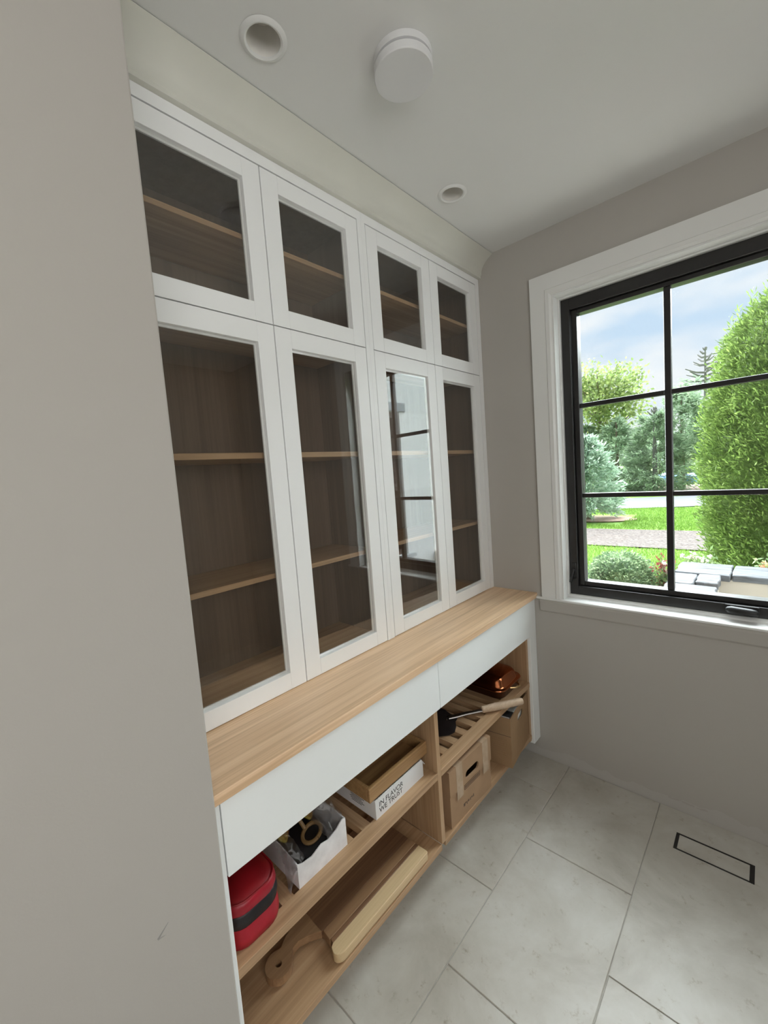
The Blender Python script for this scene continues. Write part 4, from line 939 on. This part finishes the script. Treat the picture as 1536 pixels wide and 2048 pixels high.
def trunk(parent, c, z0, z1, r0, r1, mat='bark', n=6, lean=0.0):
    path = [(c[0] + lean * (k / n) ** 1.3, c[1], z0 + (z1 - z0) * k / n) for k in range(n + 1)]
    return B().tube(path, [r0 + (r1 - r0) * k / n for k in range(n + 1)], 8).build('trunk', mat, parent, smooth=True)

# big arborvitae by the path
t = thing('arborvitae', (1.5, 7.5, ZG), 'large bright green conical arborvitae close to the window on the right', 'tree')
prof = [(ZG + 0.05, 0.70), (-0.25, 0.95), (0.06, 1.01), (0.83, 1.05), (1.59, 1.07), (2.17, 1.0), (2.65, 0.86), (3.0, 0.80), (3.35, 0.60), (3.55, 0.36), (3.9, 0.10), (4.05, 0.02)]
clump_shape('foliage', (1.5, 7.5), prof, 9500, 10, 0.10, 0.072, 0.0095, 'leaf_arborvitae', t, up=0.9, irregular=0.13, freq=2.8)
trunk(t, (1.5, 7.5), ZG, 3.8, 0.12, 0.02)
B().lathe((1.5, 7.5), [(0.55, ZG + 0.1), (0.82, 0.1), (0.88, 0.8), (0.9, 1.6), (0.82, 2.2), (0.62, 2.9), (0.3, 3.4), (0.05, 3.8)], 20).build('inner_foliage', 'leaf_arborvitae', t, smooth=True)
lead = []; ld = []
for k in range(26):
    a = rng.uniform(0, 2 * PI); z = rng.uniform(2.7, 3.5); r_ = np.interp(z, [p[0] for p in prof], [p[1] for p in prof]) * 0.97
    base_ = np.array([1.5 + r_ * math.cos(a), 7.5 + r_ * math.sin(a), z])
    for q in np.linspace(0, 1, 16): lead.append(base_ + np.array([0.06 * math.cos(a), 0.06 * math.sin(a), 0.30]) * q + rng.normal(size=3) * 0.012); ld.append(np.array([rng.normal() * .6, rng.normal() * .6, 1.0]))
leaf_mesh('leader_sprigs', np.array(lead), np.array(ld), rnd_dirs(len(lead)), 0.075, 0.008, 'leaf_arborvitae', t)['kind'] = 'stuff'

# evergreens beyond the driveway
def conifer(name, c, h, r, mat, label, group, levels=26, per_level=9, seed=0, dead_top=0.0, leaf=0.30, wd=0.030, droop=-0.12, density=14, base=0.1):
    t = thing(name, (c[0], c[1], ZG), label, 'tree', group)
    rg = np.random.default_rng(seed); P = []; D = []
    tw = B()
    for k in range(levels):
        q = k / (levels - 1); z = ZG + base + q * (h - base - 0.1)
        R = r * (1 - q) ** 0.75 * (0.55 + 0.45 * min(1, q * 6 + 0.3)) + 0.10
        bare = q > 1 - dead_top
        for b_ in range(max(4, int(per_level * (1 - 0.5 * q)))):
            a = rg.uniform(0, 2 * PI); Rb = R * rg.uniform(0.72, 1.15)
            dv = np.array([math.cos(a), math.sin(a), droop + 0.5 * q + rg.uniform(-.1, .12)])
            if bare:
                o = Vector((c[0], c[1], z)); e = o + Vector(dv) * Rb
                tw.tube([o, (o + e) / 2 + Vector((0, 0, -0.04)), e + Vector((0, 0, 0.06))], [0.06, 0.045, 0.025], 5)
                continue
            m_ = density; s = rg.uniform(0.25, 1.0, m_) ** 0.7
            p = np.array([c[0], c[1], z]) + dv * (Rb * s)[:, None] + rg.normal(size=(m_, 3)) * 0.10 * (0.4 + R * 0.3)
            P.append(p); D.append(dv + rg.normal(size=(m_, 3)) * 0.55)
    P = np.concatenate(P); D = np.concatenate(D)
    leaf_mesh('foliage', P, D, rnd_dirs(len(P)), leaf, wd, mat, t)
    if tw.v: tw.build('bare_branches', 'grey_twig', t)
    trunk(t, c, ZG, ZG + h, 0.16, 0.03, 'bark' if not dead_top else 'grey_twig')
    return t
EG = 'evergreens beyond the driveway'
conifer('evergreen_tree', (-7.6, 29), 4.2, 2.4, 'leaf_evergreen', 'bushy evergreen behind the blue spruce at the left window edge', EG, seed=1, density=60)
conifer('evergreen_tree', (-5.5, 27.5), 4.3, 2.3, 'leaf_evergreen', 'evergreen under the light green broadleaf tree', EG, seed=2, density=60)
conifer('evergreen_tree', (-3.5, 27.0), 4.7, 2.0, 'leaf_evergreen', 'evergreen with the thin spiky top left of the mullion', EG, seed=3, density=60, dead_top=0.12)
conifer('evergreen_tree', (-2.5, 29.0), 5.8, 2.2, 'leaf_evergreen', 'tall evergreen cut by the window mullion', EG, seed=4, density=60, base=1.9)
conifer('evergreen_tree', (-0.3, 31.0), 5.6, 2.4, 'leaf_evergreen', 'evergreen just right of the mullion above the blue car', EG, seed=5, density=60, base=2.2)
conifer('evergreen_tree', (1.3, 32.5), 6.2, 2.6, 'leaf_evergreen', 'evergreen half hidden by the big arborvitae', EG, seed=6, density=60, base=2.0)
conifer('bare_topped_conifer', (-1.3, 27.6), 7.45, 1.9, 'leaf_evergreen', 'grey conifer with a bare twiggy top against the sky', None, seed=7, dead_top=0.34, density=16, base=2.4, per_level=7)
# blue spruce in the small mulch ring
conifer('blue_spruce', (-3.5, 14.9), 2.85, 1.30, 'leaf_spruce', 'pale blue green spruce standing in a mulch ring on the lawn', None, levels=20, per_level=14, seed=8, leaf=0.17, wd=0.024, density=60, base=0.45)
# broadleaf tree
t = thing('broadleaf_tree', (-6.6, 29.5, ZG), 'airy yellow green broadleaf tree rising above the evergreens', 'tree')
P = []; D = []
for k in range(120):
    d_ = rnd_dirs(1)[0]; c = np.array([-6.9, 29.5, 5.4]) + d_ * np.array([2.6, 2.2, 2.3]) * rng.uniform(0.35, 1.0)
    p = c + rng.normal(size=(42, 3)) * 0.38; P.append(p); D.append(rng.normal(size=(42, 3)) + d_ * 0.6)
P = np.concatenate(P); D = np.concatenate(D)
leaf_mesh('foliage', P, D, rnd_dirs(len(P)), 0.24, 0.075, 'leaf_deciduous', t)
trunk(t, (-6.9, 29.5), ZG, 6.0, 0.2, 0.05)
br_ = B()
for k in range(9):
    a = 2 * PI * k / 9; z = 2.6 + 0.35 * k
    br_.tube([(-6.9, 29.5, z), (-6.9 + 0.9 * math.cos(a), 29.5 + 0.9 * math.sin(a), z + 0.8), (-6.9 + 1.8 * math.cos(a), 29.5 + 1.6 * math.sin(a), z + 1.7)], [0.08, 0.05, 0.02], 6)
br_.build('branches', 'bark', t, smooth=True)
# far tree belt
for k, (x, y, h, lab) in enumerate(((-9.6, 44, 5.2, 'distant evergreen far behind the blue spruce'), (-6.3, 46, 4.8, 'distant evergreen filling the gap left of the mullion'), (-3.2, 45, 5.4, 'distant evergreen behind the tree cut by the mullion'))):
    conifer('distant_tree', (x, y), h, 2.7, 'leaf_evergreen', lab, 'distant tree belt', seed=20 + k, levels=16, per_level=9, density=30, leaf=0.5, wd=0.07)

# boxwood ball, rose bush, flowers
t = thing('boxwood_shrub', (0.035, 4.2, 0.08), 'round clipped boxwood shrub beyond the stone capped wall', 'shrub')
prof = [(0.10, 0.18), (0.2, 0.24), (0.35, 0.275), (0.45, 0.25), (0.53, 0.20), (0.58, 0.12), (0.605, 0.02)]
clump_shape('foliage', (0.035, 4.2), prof, 1500, 7, 0.035, 0.030, 0.008, 'leaf_boxwood', t, up=0.4, irregular=0.10, freq=3)
B().lathe((0.035, 4.2), [(0.16, 0.085), (0.23, 0.3), (0.2, 0.46), (0.1, 0.55)], 16).build('inner_foliage', 'leaf_boxwood', t, smooth=True)
t = thing('rose_bush', (0.40, 4.15, 0.08), 'loose rose bush with bronze shoots right of the boxwood', 'shrub')
st = B(); P = []; D = []; PB = []; DB = []; PF = []; DF = []
for k in range(13):
    a = rng.uniform(0, 2 * PI); h = rng.uniform(0.28, 0.52) if k else 0.57; r_ = rng.uniform(0.03, 0.085)
    e = np.array([0.41 + r_ * math.cos(a), 4.15 + r_ * math.sin(a), 0.08 + h])
    if k == 0: e = np.array([0.385, 4.15, 0.655])
    st.tube([(0.40, 4.15, 0.085), (0.40 + 0.5 * (e[0] - 0.40), 4.15 + 0.5 * (e[1] - 4.15), 0.1 + 0.6 * h), tuple(e)], [0.004, 0.003, 0.002], 5)
    for q in np.linspace(0.3, 0.95, 9):
        c = np.array([0.40 + q * (e[0] - 0.40), 4.15 + q * (e[1] - 4.15), 0.08 + h * q])
        tgt = (PB, DB) if q > 0.82 else (P, D)
        tgt[0].append(c + rng.normal(size=(5, 3)) * 0.018); tgt[1].append(rnd_dirs(5) + np.array([0, 0, .2]))
    if k in (3, 7): PF.append(e + rng.normal(size=(16, 3)) * 0.008); DF.append(rnd_dirs(16))
st.build('stems', 'bark', t)
P, D = np.concatenate(P), np.concatenate(D); leaf_mesh('leaves', P, D, rnd_dirs(len(P)), 0.042, 0.012, 'leaf_rose', t)
P, D = np.concatenate(PB), np.concatenate(DB); leaf_mesh('bronze_shoots', P, D, rnd_dirs(len(P)), 0.045, 0.009, 'leaf_bronze', t)['kind'] = 'stuff'
P, D = np.concatenate(PF), np.concatenate(DF); leaf_mesh('blossoms', P, D, rnd_dirs(len(P)), 0.034, 0.013, 'petal_white', t)
def flower_clump(c, label, petal, n=26, w=0.16):
    t = thing('flower_clump', (c[0], c[1], 0.08), label, 'flowers', 'flowers behind the capped wall')
    P = np.array(c) + rng.normal(size=(n * 6, 3)) * np.array([w * 0.5, 0.05, 0.05]) + np.array([0, 0, -0.05]); leaf_mesh('leaves', P, rnd_dirs(len(P)), rnd_dirs(len(P)), 0.05, 0.012, 'leaf_rose', t)
    ctr = np.array(c) + rng.normal(size=(n // 3, 3)) * np.array([w * 0.4, 0.03, 0.018])
    P = np.repeat(ctr, 14, 0) + rng.normal(size=(len(ctr) * 14, 3)) * 0.006; leaf_mesh('blossoms', P, rnd_dirs(len(P)), rnd_dirs(len(P)), 0.03, 0.011, petal, t)
    B().tube([(c[0], c[1], 0.082), (c[0] + 0.01, c[1], c[2] - 0.06)], 0.005, 6).build('stem', 'bark', t)
flower_clump((0.62, 4.62, 0.515), 'small cream blossoms above the wall corner left of the arborvitae', 'petal_white')
flower_clump((1.085, 4.66, 0.49), 'small peach blossoms in front of the arborvitae foot', 'petal_peach', 14, 0.07)
flower_clump((1.36, 4.68, 0.48), 'small white blossoms at the right edge of the window view', 'petal_white', 16, 0.10)
# ornamental grass tuft
n = 90; P = np.array([-0.52, 4.45, 0.085]) + rng.normal(size=(n, 3)) * np.array([0.05, 0.05, 0.0]); D = np.stack([rng.normal(0, .25, n), rng.normal(0, .25, n), np.ones(n)], 1)
t = thing('grass_tuft', (-0.52, 4.45, 0.08), 'tuft of long thin grass left of the boxwood', 'grass')
leaf_mesh('blades', P, D, rnd_dirs(n), 0.5, 0.005, 'grass_blade', t)
# mown grass blades on the nearer lawn and the far one
n = 26000; P = np.stack([rng.uniform(-3.6, 1.6, n), rng.uniform(5.4, 10.1, n), np.full(n, ZG)], 1); P[:, 1] = np.minimum(P[:, 1], 9.6 + (P[:, 0] + 30) / 60 * 1.3 - 0.02)
P = P[(P[:, 0] < 0.3)]; n = len(P)
D = np.stack([rng.normal(0, .35, n), rng.normal(0, .35, n), np.ones(n)], 1)
gl = leaf_mesh('grass_blades', P, D, rnd_dirs(n), 0.075, 0.006, 'grass_blade', None); tag(gl, 'mown green grass blades on the lawn in front of the gravel path', 'grass', kind='stuff')
n = 26000; P = np.stack([rng.uniform(-5.5, 1.5, n), rng.uniform(12.75, 18.5, n), np.full(n, ZG)], 1)
ok = ((P[:, 0] > -2.2) | (P[:, 1] < 13.6) | (P[:, 1] > 16.3)) & (P[:, 1] > 11.6 + (P[:, 0] + 30) / 60 * 2.6 + 0.03) & (P[:, 1] < 18.6 + (P[:, 0] + 1.66) * 0.33)
P = P[ok]; n = len(P); D = np.stack([rng.normal(0, .35, n), rng.normal(0, .35, n), np.ones(n)], 1)
gl = leaf_mesh('grass_blades', P, D, rnd_dirs(n), 0.085, 0.009, 'grass_blade', None); tag(gl, 'mown green grass blades on the lawn between the path and the driveway', 'grass', kind='stuff')

# path light
t = thing('path_light', (-0.16, 14.35, ZG), 'small path light with a white glass head on the far lawn', 'path light')
B().tube([(-0.16, 14.35, ZG), (-0.185, 14.35, ZG + 0.28)], 0.022, 8).build('stake', 'black_metal', t)
B().tube([(-0.185, 14.35, ZG + 0.28), (-0.21, 14.35, ZG + 0.46)], 0.045, 10).build('glass_head', 'petal_white', t)
B().tube([(-0.21, 14.35, ZG + 0.46), (-0.215, 14.35, ZG + 0.51)], [0.06, 0.05], 10).build('cap', 'black_metal', t)
# blue tarp glimpsed under the branches
tb_ = B(); rows = []
for i in range(9):
    rows.append([crumple((-5.0 + 2.5 * i / 8, 36.0 + 0.9 * math.cos(PI * j / 8), ZG + 0.02 + (0.74 + 0.06 * math.sin(i)) * math.sin(PI * j / 8) ** 0.7 * (0.6 + 0.4 * math.sin(PI * (i + 0.6) / 9))), 0.05, 2.0, 5.0) for j in range(9)])
tb_.rings([r for r in rows])
tp_ = tb_.build('tarp_cover', 'blue_tarp', smooth=True, angle=1.2); tag(tp_, 'low blue tarp covered heap glimpsed under the evergreens', 'tarp')
